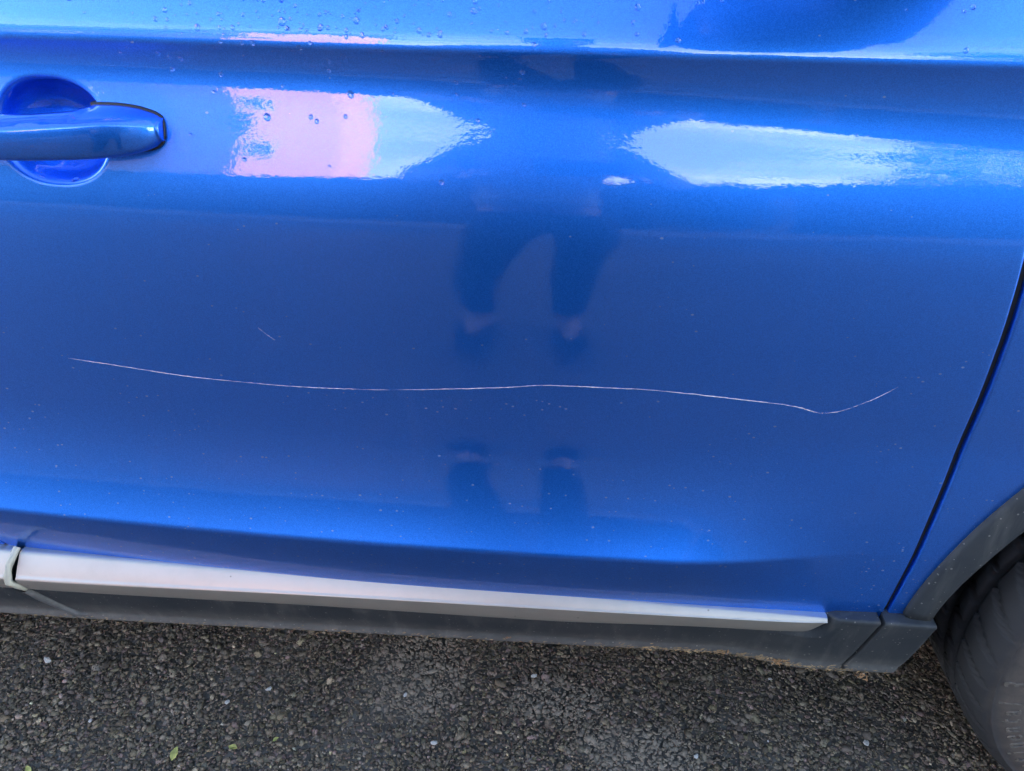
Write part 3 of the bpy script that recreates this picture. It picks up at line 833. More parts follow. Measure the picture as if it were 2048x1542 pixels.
# ---- the rest of the car: inner shell, cabin, far side, mirror
def shell():
    bot, top = 0.246, 1.055
    def arch(cx, r, n=18): return [(cx+r*math.cos(t), WC[1]+r*math.sin(t)) for t in np.linspace(math.pi*1.06, -0.06*math.pi, n)]
    out = [(-2.42, 0.45), (-2.30, bot)] + [p for p in arch(-1.71, 0.44) if p[1] > bot] + [p for p in arch(0.89, 0.44) if p[1] > bot] + [(1.58, bot), (1.74, 0.42), (1.76, 0.66), (1.66, 0.88), (0.80, top), (-2.38, top), (-2.46, 0.8)]
    bm = bmesh.new()
    y0, y1 = 0.062, 1.76
    a = [bm.verts.new((x, y0+max(0, abs(x+0.35)-1.5)**2*0.16, z)) for x, z in out]; b = [bm.verts.new((x, y1-max(0, abs(x+0.35)-1.5)**2*0.16, z)) for x, z in out]
    n = len(out)
    for i in range(n): bm.faces.new((a[i], a[(i+1) % n], b[(i+1) % n], b[i]))
    bm.faces.new(a[::-1]); bm.faces.new(b)
    link('body_shell', bm_mesh('body_shell', bm), MAT['shell'], car, smooth=False)
    # rear quarter + far side skins in body colour
    rows = np.concatenate([np.arange(-0.108, -0.012, 0.012), np.arange(-0.012, 0.01, 0.002), np.arange(0.01, 0.62, 0.012)])
    xs = np.linspace(-2.40, -1.285, 40)
    Xq, Lq = np.meshgrid(xs, rows)
    Y, Z = field_exact(Xq, rows)
    Y += 0.10*sstep(-1.7, -2.45, Xq)
    c = np.hypot(Xq+1.71, Z-WC[1])
    keep = c > 0.40
    me = grid_mesh('rear_quarter', Xq, Y, Z)
    bm = bmesh.new(); bm.from_mesh(me); bm.verts.ensure_lookup_table()
    dead = [v for v, k in zip(bm.verts, keep.ravel()) if not k]
    bmesh.ops.delete(bm, geom=dead, context='VERTS'); bm.to_mesh(me); bm.free()
    link('rear_quarter', me, MAT['paint'], car)
    bm = bmesh.new()
    pts = [(-2.42, 0.45), (-2.30, 0.27), (1.58, 0.27), (1.74, 0.42), (1.76, 0.66), (1.66, 0.88), (0.80, 1.06), (-2.38, 1.06), (-2.46, 0.8)]
    f = [bm.verts.new((x, 1.80, z)) for x, z in pts]; bm.faces.new(f)
    bmesh.ops.solidify(bm, geom=bm.faces[:], thickness=0.02)
    link('far_side', bm_mesh('far_side', bm), MAT['paint'], car, smooth=False)
    # cabin glass, pillars and roof
    base = [(-2.36, 1.06), (0.82, 1.075)]; tops = [(-1.95, 1.56), (0.02, 1.57)]
    def quad(name, P, mat, th=0.006):
        bm = bmesh.new(); bm.faces.new([bm.verts.new(p) for p in P]); bmesh.ops.solidify(bm, geom=bm.faces[:], thickness=th)
        return link(name, bm_mesh(name, bm), mat, car, smooth=False)
    quad('side_window', [(-2.15, 0.072, 1.085), (0.60, 0.072, 1.085), (0.03, 0.27, 1.53), (-1.90, 0.27, 1.53)], MAT['glass'])
    quad('side_window', [(-2.15, 1.728, 1.085), (0.60, 1.728, 1.085), (0.03, 1.53, 1.53), (-1.90, 1.53, 1.53)], MAT['glass'])
    quad('windscreen', [(0.82, 0.14, 1.07), (0.82, 1.66, 1.07), (0.06, 1.52, 1.555), (0.06, 0.28, 1.555)], MAT['glass'])
    quad('rear_window', [(-2.36, 0.16, 1.06), (-2.36, 1.64, 1.06), (-1.97, 1.52, 1.555), (-1.97, 0.28, 1.555)], MAT['glass'])
    quad('bonnet', [(0.80, 0.10, 1.068), (0.80, 1.70, 1.068), (1.68, 1.55, 0.89), (1.68, 0.25, 0.89)], MAT['paint'], 0.01)
    for sy, y0 in ((1, 0), (-1, 1.80)):
        for nm, p in (('front_pillar', [(0.62, 0.075, 1.085), (0.80, 0.11, 1.075), (0.08, 0.275, 1.55), (0.02, 0.272, 1.535)]), ('rear_pillar', [(-2.38, 0.12, 1.065), (-2.14, 0.075, 1.085), (-1.89, 0.272, 1.535), (-1.98, 0.275, 1.55)]), ('centre_pillar', [(-0.93, 0.068, 1.085), (-0.84, 0.068, 1.085), (-0.86, 0.266, 1.535), (-0.94, 0.266, 1.535)])):
            quad(nm, [(x, y0+sy*y, z) for x, y, z in p], MAT['paint'] if nm != 'centre_pillar' else MAT['seal_and_shade'], 0.012)
    xs = np.linspace(-2.0, 0.09, 30); ys = np.linspace(0.262, 1.538, 24)
    Xr, Yr = np.meshgrid(xs, ys)
    Zr = 1.545 + 0.055*np.sqrt(np.maximum(0, 1-((Yr-0.9)/0.64)**2)) - 0.02*((Xr+0.95)/1.05)**4
    o = link('roof', grid_mesh('roof', Xr, Yr, Zr), MAT['paint'], car)
shell()
for wx, wy in ((-1.71, 0.0), (-1.71, 1.80), (0.89, 1.80)):
    w2 = empty('wheel', (wx, wy, WC[1]), car); w2.matrix_parent_inverse = Matrix.Translation(-CAR_AT)
    if wy > 1: w2.rotation_euler = (0, 0, math.pi)
    for src in list(wheel.children):
        if src.name.startswith('sidewall'): continue
        c = src.copy(); COL.objects.link(c); c.parent = w2; c.matrix_parent_inverse = Matrix()

def wing_mirror():
    # head: superellipsoid stretched along Y, arm down to the door
    bm = bmesh.new()
    n, m = 28, 40
    cx, cy, cz = 0.222, -0.245, 1.197
    verts = []
    for i in range(n+1):
        t = math.pi*i/n
        row = []
        for j in range(m):
            a = 2*math.pi*j/m
            sp = lambda v, e: math.copysign(abs(v)**e, v)
            yy = -0.135*sp(math.cos(t), 0.6)
            s = sp(math.sin(t), 0.6)
            taper = 1 - 0.22*((yy+0.118)/-0.236 if yy < 0 else 0)
            xx = (0.115 if math.cos(a) > 0 else 0.105)*sp(math.cos(a), 0.75)*s
            zz = 0.078*sp(math.sin(a), 0.7)*s*taper
            xx *= 1 - 0.30*sstep(0.0, -0.118, yy)*(1 if xx > 0 else 0.2)
            row.append(bm.verts.new((cx+xx, cy+yy, cz+zz)))
        verts.append(row)
    for i in range(n):
        for j in range(m): bm.faces.new((verts[i][j], verts[i][(j+1) % m], verts[i+1][(j+1) % m], verts[i+1][j]))
    bmesh.ops.remove_doubles(bm, verts=bm.verts, dist=0.0004)
    mir = link('wing_mirror', bm_mesh('wing_mirror', bm), MAT['mirror_black'], car)
    bm = bmesh.new(); rings = []
    for s in np.linspace(0, 1, 8):
        y = -0.140+0.210*s; z = 1.142-0.046*s
        rings.append([bm.verts.new((0.285+0.052*math.cos(a), y, z+0.017*math.sin(a))) for a in np.linspace(0, 2*math.pi, 20, endpoint=False)])
    for a, b in zip(rings, rings[1:]):
        for i in range(20): bm.faces.new((a[i], a[(i+1) % 20], b[(i+1) % 20], b[i]))
    link('mirror_arm', bm_mesh('mirror_arm', bm), MAT['mirror_black'], mir)
    bm = bmesh.new(); r = [bm.verts.new((0.1105, cy+0.095*math.copysign(abs(math.cos(a))**0.6, math.cos(a)), cz+0.060*math.copysign(abs(math.sin(a))**0.6, math.sin(a)))) for a in np.linspace(0, 2*math.pi, 40, endpoint=False)]
    bm.faces.new(r); bmesh.ops.solidify(bm, geom=bm.faces[:], thickness=0.004)
    link('mirror_glass', bm_mesh('mirror_glass', bm), simple('mirror_silver', (0.8, 0.8, 0.8), 0.02, 1.0), mir, smooth=False)
wing_mirror()

# ------------------------------------------------------------------ rain drops on the door
DROPS = [(-.369,.9849,.93),(-.344,.9814,1.4),(-.335,.9787,1.17),(-.326,.9778,1.4),(-.335,.9695,1.41),(-.293,.9665,1.17),(-.293,.9865,1.15),(-.287,.9919,.92),(-.269,.992,.92),(-.26,.9922,1.14),(-.239,.9824,.92),(-.222,.9895,1.37),(-.227,.9857,1.38),(-.244,.9852,1.15),(-.232,.9871,.69),(-.199,.9801,1.38),(-.186,.9831,1.83),(-.212,.9934,.91),(-.278,.9798,.7),(-.27,.9812,.92),(-.241,.9779,.69),(-.219,.9792,.92),(-.2,.9722,.93),(-.163,.987,.91),(-.153,.9877,1.36),(-.116,.9839,.68),(-.097,.9759,1.14),(-.153,.9739,.69),(-.073,.9862,1.13),(-.04,.976,1.36),(-.053,.9716,.69),(-.042,.9704,.91),(-.047,.9661,.69),(-.094,.9666,1.15),(-.094,.9574,.93),(-.019,.9608,.69),(-.015,.9793,1.36),(-.038,.9514,.93),(-.183,.9547,1.88),(-.218,.9364,1.2),(-.213,.9334,1.2),(-.188,.9378,1.19),(-.256,.9352,1.93),(-.301,.9526,1.19),(-.325,.9192,.98),(-.278,.9017,1.24),(-.203,.8993,.74),(-.241,.9591,.94),(-.076,.9383,1.18),(-.106,.89,1.48),(-.411,.7871,1.38),(-.44,.8741,2.84),(-.147,.9565,.7),(-.119,.9566,.7),(-.387,.7883,.83),(-.319,.9799,.7),(-.377,.9802,.94),(-.333,1.0131,1.37),(-.341,1.0068,1.15),(-.331,1.0067,.92),(-.306,1.0019,1.6),(-.287,1.0023,.91),(-.276,1.0026,1.14),(-.235,1.0078,2.04),(-.203,1.0045,1.58),(-.197,1.0044,1.13),(-.231,1.0032,1.13),(-.204,1.0132,.9),(-.199,1.0146,.9),(-.228,1.0097,.91),(-.236,1.0231,1.58),(-.25,1.0222,1.13),(-.255,1.0221,.9),(-.312,1.0185,.91),(-.319,1.0171,.68),(-.288,1.0117,.91),(-.314,1.0108,.68),(-.294,1.0075,.68),(-.174,1.0099,1.58),(-.152,1.0047,1.12),(-.141,1.0103,1.12),(-.123,1.0044,1.35),(-.115,1.0016,1.12),(-.106,1.0025,1.57),(-.08,1.0185,1.56),(-.024,1.0096,1.55),(-.038,1.006,1.11),(-.053,1.0047,.89),(-.022,1.0038,.89),(.008,1.0051,1.11),(.048,1.0239,1.54),(.049,1.0061,1.1),(.045,1.0138,1.1),(.081,1.0026,1.32),(-.079,1.0251,1.33),(-.099,1.0158,1.12),(-.008,1.0139,.88),(.001,1.0141,.88),(-.021,1.0266,.88),(-.169,1.0,1.35),(-.182,1.003,1.13),(-.182,.9987,1.13),(-.031,.997,1.11),(.094,1.0274,1.09),(.098,1.0282,.87),(.112,1.0301,1.31),(.299,1.0008,1.29),(.3,1.029,1.28),(.294,1.0263,.85),(.251,1.026,.64),(-.415,1.0194,1.38),(-.402,1.0099,.69),(-.15,1.0065,.9),(-.015,1.0096,.66),(-.324,1.0098,.5),(-.142,1.0025,.49),(-.215,1.0017,.68),(-.172,1.0103,.5),(-.115,1.0159,.49),(-.033,1.0085,.49),(-.105,1.0247,.67),(-.152,1.0223,.49),(.009,1.0288,.48),(-.002,1.0245,.48),(-.234,.9988,.68),(-.055,1.0116,.49),(-.016,1.0108,.66),(-.232,1.0145,.5),(-.021,1.0216,.55),(-.231,1.0082,.5),(-.158,1.0072,.49),(-.229,1.0027,.68),(-.127,1.0213,.67),(-.125,1.0247,.49),(-.011,1.0194,.66),(-.333,1.0011,.57),(-.214,1.0024,.68),(-.312,1.0175,.5),(-.281,1.0165,.68),(-.222,1.0149,.68),(-.243,1.0116,.68),(-.109,1.006,.56),(-.319,.9973,.5),(-.254,1.0101,.57),(-.032,1.0194,.89),(-.172,1.0171,.56),(-.23,1.0032,.91),(-.271,1.0051,.68),(-.267,1.0219,.68),(-.175,1.0146,.49),(-.112,1.0176,.56),(-.195,1.0138,.5),(.018,1.0129,.66),(-.224,1.0187,.9),(-.167,1.0218,.67),(-.285,1.0115,.5),(-.306,1.0114,.5),(-.195,.9987,.5),(.014,1.0175,.66),(-.13,1.0179,.56),(-.233,1.0134,.5),(-.283,1.0013,.68),(-.001,1.0128,.66),(-.06,1.0229,.67),(-.238,1.0034,.68),(-.218,1.0038,.57),(-.127,1.009,.56),(-.217,1.0059,.57),(-.075,1.0204,.89),(-.12,1.0016,.56),(-.142,1.0108,.49),(-.19,1.0047,.56),(-.135,1.014,.67),(-.142,1.0052,.56),(-.237,1.0148,.68),(-.22,1.0022,.91),(-.197,1.0152,.56),(-.179,1.0113,.5),(-.256,1.014,.68),(-.235,1.0218,.9),(-.116,1.0219,.67),(-.179,1.0008,.56),(-.149,1.0056,.9),(-.238,.9978,.5),(-.267,1.0117,.91),(-.261,1.0035,.5),(-.148,1.0246,.67),(.018,1.0249,.48),(-.284,.9975,.68),(-.258,1.0224,.68),(-.22,1.007,.5),(-.159,1.0193,.56),(-.36,1.0106,.57),(-.065,1.0052,.89),(-.077,1.0176,.49),(-.171,1.0174,.56),(-.172,1.0164,.67),(-.233,1.0148,.5),(-.204,1.0034,.9),(-.174,1.013,.49),(-.158,1.0109,.49),(.006,1.0134,.55),(-.081,1.0101,.67),(-.285,1.008,.68),(-.173,1.0167,.67),(-.214,1.0131,.5),(-.185,1.0125,.9)]
def drop_mesh(k):
    """a bead of water: dome with a flat foot, slightly sagging"""
    rs = np.random.default_rng(100+k)
    bm = bmesh.new()
    n, m = 6, 14
    sag = rs.uniform(0.05, 0.35); fl = rs.uniform(0.50, 0.72); ph = rs.uniform(0, 6.28); am = rs.uniform(0.02, 0.12)
    rings = []
    for i in range(n):
        t = (math.pi/2)*i/n
        ring = []
        for j in range(m):
            a = 2*math.pi*j/m
            rr = math.cos(t)*(1+am*math.cos(2*a+ph))
            x, y = rr*math.cos(a), rr*math.sin(a)
            h = fl*math.sin(t)*(1 - sag*y*0.6)
            if y < 0: y *= 1+sag*0.5
            ring.append(bm.verts.new((x, y, h-0.02)))
        rings.append(ring)
    top = bm.verts.new((0, -0.1*sag, fl-0.02))
    for a, b in zip(rings, rings[1:]):
        for j in range(m): bm.faces.new((a[j], a[(j+1) % m], b[(j+1) % m], b[j]))
    for j in range(m): bm.faces.new((rings[-1][j], rings[-1][(j+1) % m], top))
    bm.faces.new(rings[0][::-1])
    me = bm_mesh('water_drop', bm); me.materials.append(MAT['water'])
    me.polygons.foreach_set('use_smooth', [True]*(len(me.polygons)-1)+[False])
    return me
DM = [drop_mesh(k) for k in range(6)]
def put_drop(x, z, rad, label, group, off=0.0, nrm=None, y=None, z_keep=False):
    yy, n = skin(round(x, 3), z)
    if y is not None: yy = y
    if nrm is not None: n = Vector(nrm).normalized()
    o = bpy.data.objects.new('water_drop', DM[random.randrange(6)]); COL.objects.link(o)
    down = Vector((0, 0, -1)); up = -(down - n*down.dot(n)).normalized()
    sx = up.cross(n)
    mat = Matrix(((sx.x, up.x, n.x, x), (sx.y, up.y, n.y, yy+off), (sx.z, up.z, n.z, z), (0, 0, 0, 1)))
    o.matrix_world = mat @ Matrix.Diagonal((rad, rad*random.uniform(0.95, 1.2), rad, 1))
    tag(o, label, 'water drop', group)
for i, (x, z, rad) in enumerate(DROPS):
    if i == 51: continue
    rr = rad*0.00155
    if z > CZ+0.001: lab, grp = 'raindrop beaded on the blue shoulder above the door crease', 'raindrops above the crease'
    elif z > 0.965: lab, grp = 'raindrop beaded on the darker band just below the door crease', 'raindrops below the crease'
    elif z < 0.87: lab, grp = 'tiny raindrop alone on the flat of the blue door', 'raindrops low on the door'
    else: lab, grp = 'raindrop over the bright reflections beside the door handle', 'raindrops on the bright band'
    put_drop(x, z, rr, lab, grp)
# the big one at the lower lip of the handle recess
put_drop(-0.4385, 0.8750, 0.0042, 'large clear raindrop hanging at the lower rim of the handle recess', None, nrm=(0.05, -0.85, 0.5), y=skin(-0.438, 0.875)[0]+0.0045)

# ------------------------------------------------------------------ debris on the sill
def clad_y(x, z):
    yb = float(TBy(min(x, 0.345))); c = float(TC(min(x, 0.345))); k = float(sstep(0.24, 0.36, x))
    return (yb+0.0135+(c-z)*0.30)*(1-k) + (-0.0175+(float(TA(0.345))+0.003-z)*0.19)*k
def debris():
    rs = np.random.default_rng(3)
    V, F = [], []
    for i in range(520):
        if rs.random() < 0.5: x = rs.uniform(-0.70, 0.45)
        else: x = rs.triangular(0.05, 0.30, 0.45)
        d = float(CD(min(max(x, -0.72), 0.46)))
        z = d + rs.normal(0.004, 0.0028); y = clad_y(x, d+0.01) - 0.0032
        a = rs.normal(0, 0.35); ln = rs.uniform(0.001, 0.0055)*(1.4 if x > 0.1 else 1); w = rs.uniform(0.00025, 0.0006)
        dx, dz = math.cos(a)*ln/2, math.sin(a)*ln/2
        yo = rs.uniform(-0.002, 0.0)
        b = len(V)
        V += [(x-dx, y+yo, z-dz), (x+dx, y+yo*0.3, z+dz), (x+dx, y+yo*0.3-w*0.3, z+dz+w), (x-dx, y+yo-w*0.3, z-dz+w), (x, y+yo-w, z+w*0.5)]
        F += [(b, b+1, b+4), (b+1, b+2, b+4), (b+2, b+3, b+4), (b+3, b, b+4)]
    o = link('dried_grass', poly_mesh('dried_grass', V, F), MAT['straw'], None, smooth=False)
    tag(o, 'dry grass clippings and straw caught along the bottom edge of the sill', 'dried grass', kind='stuff')
debris()
def clump(x, z, size, label):
    rs = random.Random(int((x+2)*1000))
    bm = bmesh.new()
    for k in range(14):
        m = Matrix.Translation((rs.gauss(0, size*0.45), rs.gauss(0, size*0.12), rs.gauss(0, size*0.16))) @ Matrix.Rotation(rs.uniform(0, 6), 4, (rs.random(), rs.random(), rs.random()+0.1)) @ Matrix.Diagonal((size*rs.uniform(0.15, 0.4), size*rs.uniform(0.05, 0.12), size*rs.uniform(0.05, 0.12), 1))
        bmesh.ops.create_icosphere(bm, subdivisions=1, radius=1.0, matrix=m)
    o = link('mud_clump', bm_mesh('mud_clump', bm), MAT['mud'], None, smooth=False)
    o.location = (x, clad_y(x, z)-0.004, z)
    tag(o, label, 'mud')
clump(-0.044, 0.279, 0.0045, 'small orange mud crumb stuck above the sill edge, left of the others')
clump(0.238, 0.270, 0.010, 'clump of brown straw on the sill below the tip of the silver trim')
clump(0.312, 0.267, 0.013, 'broad straw and mud clump on the sill just left of its seam')
clump(0.418, 0.252, 0.011, 'orange mud smear under the sill end cap by the wheel')

# ------------------------------------------------------------------ ground
def sheet(name, x0, x1, y0, y1, z, mat, th=None):
    if th is None:
        me = poly_mesh(name, [(x0, y0, z), (x1, y0, z), (x1, y1, z), (x0, y1, z)], [(0, 1, 2, 3)])
        o = link(name, me, mat, None, smooth=False)
    else:
        o = box(name, x0, x1, y0, y1, z-th, z, mat, None, 0.012)
    return tag(o, kind='structure')
sheet('ground', -600, 600, -600, 600, -0.03, MAT['grass'])
sheet('road', -80, 80, -6.3, 3.0, 0.0, MAT['asphalt'])
sheet('kerb', -80, 80, -6.44, -6.30, 0.11, MAT['kerb'], 0.3)
sheet('kerb', -80, 80, 3.0, 3.14, 0.11, MAT['kerb'], 0.3)
sheet('pavement', -80, 80, -8.3, -6.44, 0.10, MAT['pave'], 0.3)
sheet('pavement', -80, 80, 3.14, 5.0, 0.10, MAT['pave'], 0.3)

def chippings():
    """the stone surface of the asphalt next to the car, stone by stone"""
    rs = np.random.default_rng(11)
    phi = (1+5**0.5)/2
    ico = np.array([(-1, phi, 0), (1, phi, 0), (-1, -phi, 0), (1, -phi, 0), (0, -1, phi), (0, 1, phi), (0, -1, -phi), (0, 1, -phi), (phi, 0, -1), (phi, 0, 1), (-phi, 0, -1), (-phi, 0, 1)])/math.sqrt(1+phi*phi)
    icf = np.array([(0, 11, 5), (0, 5, 1), (0, 1, 7), (0, 7, 10), (0, 10, 11), (1, 5, 9), (5, 11, 4), (11, 10, 2), (10, 7, 6), (7, 1, 8), (3, 9, 4), (3, 4, 2), (3, 2, 6), (3, 6, 8), (3, 8, 9), (4, 9, 5), (2, 4, 11), (6, 2, 10), (8, 6, 7), (9, 8, 1)])
    octa = np.array([(1, 0, 0), (0, 1, 0), (-1, 0, 0), (0, -1, 0), (0, 0, 1), (0, 0, -1)], float)
    ocf = np.array([(0, 1, 4), (1, 2, 4), (2, 3, 4), (3, 0, 4), (1, 0, 5), (2, 1, 5), (3, 2, 5), (0, 3, 5)])
    x0, x1, y0, y1 = -1.12, 1.02, -0.30, 0.48
    def bumps(x, y):
        return 0.0016*np.sin(9*x+1.3)*np.sin(13*y+0.7) + 0.001*np.sin(31*x+4*y) + 0.0008*np.sin(23*y-17*x)
    cos, faces, cols, off = [], [], [], 0
    def layer(px, py, r, shape, fc, flat, lift, mean, sig):
        nonlocal off
        n, k = len(px), len(shape)
        V = shape[None]*rs.uniform(0.6, 1.3, (n, k))[..., None]
        V = V*np.stack([rs.uniform(0.85, 1.45, n), rs.uniform(0.65, 1.05, n), rs.uniform(flat[0], flat[1], n)], -1)[:, None, :]
        a = rs.uniform(0, 2*np.pi, n); tl = rs.normal(0, 0.24, (n, 2))
        ca, sa = np.cos(a)[:, None], np.sin(a)[:, None]
        X = V[..., 0]*ca - V[..., 1]*sa; Y = V[..., 0]*sa + V[..., 1]*ca; Z = V[..., 2] + X*tl[:, :1] + Y*tl[:, 1:]
        pz = bumps(px, py) + lift + rs.normal(0, 0.0010, n) - 0.30*r
        cos.append(np.stack([X*r[:, None]+px[:, None], Y*r[:, None]+py[:, None], Z*r[:, None]+pz[:, None]], -1).reshape(-1, 3))
        faces.append((fc[None]+k*np.arange(n)[:, None, None]).reshape(-1, 3)+off); off += n*k
        # stone colours: mostly dark warm greys, some reddish, brown and pale ones
        base = rs.lognormal(math.log(mean), sig, n)
        hue = np.stack([np.ones(n), rs.normal(0.81, 0.03, n), rs.normal(0.58, 0.05, n)], -1)
        red = rs.random(n) < 0.05; hue[red] = (1.15, 0.80, 0.70)
        warm = rs.random(n) < 0.06; hue[warm] = (1.12, 0.90, 0.62)
        pale = rs.random(n) < 0.006; base[pale] = rs.uniform(0.22, 0.4, pale.sum())
        c = np.ones((n, k, 4), np.float32); c[..., :3] = np.clip(base[:, None]*hue, 0.015, 0.6)[:, None, :]
        cols.append(c.reshape(-1, 4))
    sp = 0.0064
    gx, gy = np.meshgrid(np.arange(x0, x1, sp), np.arange(y0, y1, sp)); n1 = gx.size
    layer(gx.ravel()+rs.uniform(-0.5, 0.5, n1)*sp, gy.ravel()+rs.uniform(-0.5, 0.5, n1)*sp, np.clip(rs.lognormal(math.log(0.0034), 0.42, n1), 0.0012, 0.0105), ico, icf, (0.30, 0.58), 0.0034, 0.165, 0.42)
    n2 = 60000      # grit in the binder between the stones
    layer(rs.uniform(x0, x1, n2), rs.uniform(y0, y1, n2), np.clip(rs.lognormal(math.log(0.0017), 0.3, n2), 0.0008, 0.004), octa, ocf, (0.5, 0.9), 0.0046, 0.15, 0.5)
    co = np.concatenate(cos); F = np.concatenate(faces); col = np.concatenate(cols)
    me = bpy.data.meshes.new('asphalt_chippings')
    me.vertices.add(len(co)); me.vertices.foreach_set('co', co.astype(np.float32).ravel())
    me.loops.add(F.size); me.loops.foreach_set('vertex_index', F.astype(np.int32).ravel())
    me.polygons.add(len(F)); me.polygons.foreach_set('loop_start', np.arange(0, F.size, 3, dtype=np.int32))
    me.update(calc_edges=True)
    at = me.color_attributes.new('tint', 'FLOAT_COLOR', 'POINT'); at.data.foreach_set('color', col.astype(np.float32).ravel())
    o = link('asphalt_chippings', me, MAT['chip'], None, smooth=False)
    tag(o, 'coarse dark grey stone chippings of the worn asphalt under the sill', 'asphalt', kind='stuff')
chippings()

# loose things lying on the asphalt
def leaf(x, y, rz, s, label, curl=0.3):
    pts = [(0, -1, 0), (0.45, -0.6, 0.1), (0.62, 0, 0.18), (0.35, 0.55, 0.1), (0.1, 1, 0.02), (-0.3, 0.6, 0.12), (-0.55, 0.05, 0.2), (-0.4, -0.55, 0.1), (0, 0, -0.05)]
    V = [(px*s, py*s, pz*s*curl*3+0.001) for px, py, pz in pts]; V += [(a, b, c-0.0006) for a, b, c in V]
    F = [(i, (i+1) % 8, 8) for i in range(8)] + [((i+1) % 8+9, i+9, 17) for i in range(8)] + [(i, i+9, (i+1) % 8+9, (i+1) % 8) for i in range(8)]
    o = link('leaf_fragment', poly_mesh('leaf_fragment', V, F), MAT['leaf'], None, smooth=False)
    o.location = (x, y, 0.0085); o.rotation_euler = (0.15, -0.1, rz)
    tag(o, label, 'leaf')
def pebble(x, y, s, label, seed):
    rs = random.Random(seed); bm = bmesh.new()
    bmesh.ops.create_icosphere(bm, subdivisions=1, radius=1.0)
    for v in bm.verts: v.co = v.co*rs.uniform(0.75, 1.2); v.co.z *= 0.6
    o = link('pale_stone', bm_mesh('pale_stone', bm), MAT['pale'], None, smooth=False)
    s *= 0.72; o.scale = (s*1.2, s*0.85, s); o.rotation_euler = (rs.uniform(-.3, .3), rs.uniform(-.3, .3), rs.uniform(0, 6)); o.location = (x, y, 0.0085)
    tag(o, label, 'stone')
leaf(-0.542, -0.046, 0.0, 0.0105, 'yellow-green leaf scrap on the asphalt at lower left')
leaf(-0.458, -0.029, 4.5, 0.008, 'dull olive leaf scrap to the right of the bright yellow one')
leaf(-0.745, -0.088, 0.9, 0.007, 'small yellow leaf scrap at the lower left corner of the picture')
leaf(-0.398, -0.011, 5.4, 0.005, 'tiny yellow leaf scrap, farthest right of those on the asphalt')
pebble(-0.828, 0.092, 0.0085, 'largest white stone near the left end of the sill', 1)
pebble(-0.497, 0.044, 0.0055, 'white stone chip below the middle of the left sill half', 2)
pebble(-0.439, 0.072, 0.0065, 'white stone right of the paired chips', 3)
pebble(-0.215, 0.081, 0.0055, 'white stone chip beside the dusty patch', 4)
pebble(-0.155, 0.005, 0.0065, 'white stone near the lower edge, right of the leaf scraps', 5)
pebble(-0.008, 0.134, 0.007, 'pale stone in the dusty patch below the sill centre', 6)
pebble(0.511, 0.062, 0.0085, 'brightest white stone towards the tyre', 7)
pebble(0.385, 0.163, 0.0045, 'small white chip below the silver trim tip', 8)
pebble(0.245, 0.018, 0.006, 'pale stone at the bottom, left of the brightest one', 9)
pebble(-0.697, -0.006, 0.005, 'small pale stone at the left, above the yellow leaf scrap', 10)


# ------------------------------------------------------------------ across the road (seen mirrored in the door)
def part(name, x0, x1, y0, y1, z0, z1, mat, parent, bev=0.0):
    return box(name, x0, x1, y0, y1, z0, z1, mat, parent, bev)
def window(h, x0, x1, yf, z0, z1, mat_frame='white'):
    """framed window on a wall facing +Y at y = yf"""
    w = part('window', x0, x1, yf-0.02, yf+0.03, z0, z1, MAT[mat_frame], h)
    cx = (x0+x1)/2
    part('pane', x0+0.07, cx-0.03, yf+0.03, yf+0.034, z0+0.07, z1-0.07, MAT['glass'], w)
    part('pane', cx+0.03, x1-0.07, yf+0.03, yf+0.034, z0+0.07, z1-0.07, MAT['glass'], w)
    part('sill', x0-0.06, x1+0.06, yf, yf+0.12, z0-0.07, z0-0.002, MAT['kerb'], w)
def gable_roof(name, x0, x1, y0, y1, z, rise, mat, parent, along='x', ov=0.35):
    bm = bmesh.new()
    if along == 'x':
        ym = (y0+y1)/2; a = [(x0-ov, y0-ov, z-0.15), (x0-ov, ym, z+rise), (x0-ov, y1+ov, z-0.15)]; b = [(x1+ov, p[1], p[2]) for p in a]
    else:
        xm = (x0+x1)/2; a = [(x0-ov, y0-ov, z-0.15), (xm, y0-ov, z+rise), (x1+ov, y0-ov, z-0.15)]; b = [(p[0], y1+ov, p[2]) for p in a]
    A = [bm.verts.new(p) for p in a]; B = [bm.verts.new(p) for p in b]
    for i in range(3): bm.faces.new((A[i], A[(i+1) % 3], B[(i+1) % 3], B[i]))
    bm.faces.new(A); bm.faces.new(B)
    return link(name, bm_mesh(name, bm), mat, parent, smooth=False)

# cream rendered house in the sun
h = empty('house', (-9.6, -24.0, 0)); tag(h, 'tall pale pink rendered house in low sun, mirrored beside the handle', 'house')
part('wall', -14, -7.0, -24, -20.0, 0, 12.6, MAT['render'], h)
gable_roof('roof', -14, -7.0, -24, -20.0, 12.6, 2.6, MAT['slate'], h)
for z in (4.4, 7.6): window(h, -10.3, -9.3, -20.0, z, z+1.2)
part('door', -8.6, -7.7, -20.02, -19.95, 0, 2.1, MAT['white'], h)
# dark brick house on the left
h = empty('house', (-19, -18, 0)); tag(h, 'dark brown brick house, mirrored at the left behind the handle', 'house')
part('wall', -30, -10.5, -19.9, -16.0, 0, 9.5, MAT['brick'], h)
gable_roof('roof', -30, -10.5, -19.9, -16.0, 9.5, 2.5, MAT['slate'], h)
for x in (-27.5, -24, -20.5, -17, -13.5): window(h, x-0.9, x+0.9, -16.0, 5.6, 7.0); window(h, x-0.9, x+0.9, -16.0, 3.4, 4.4)
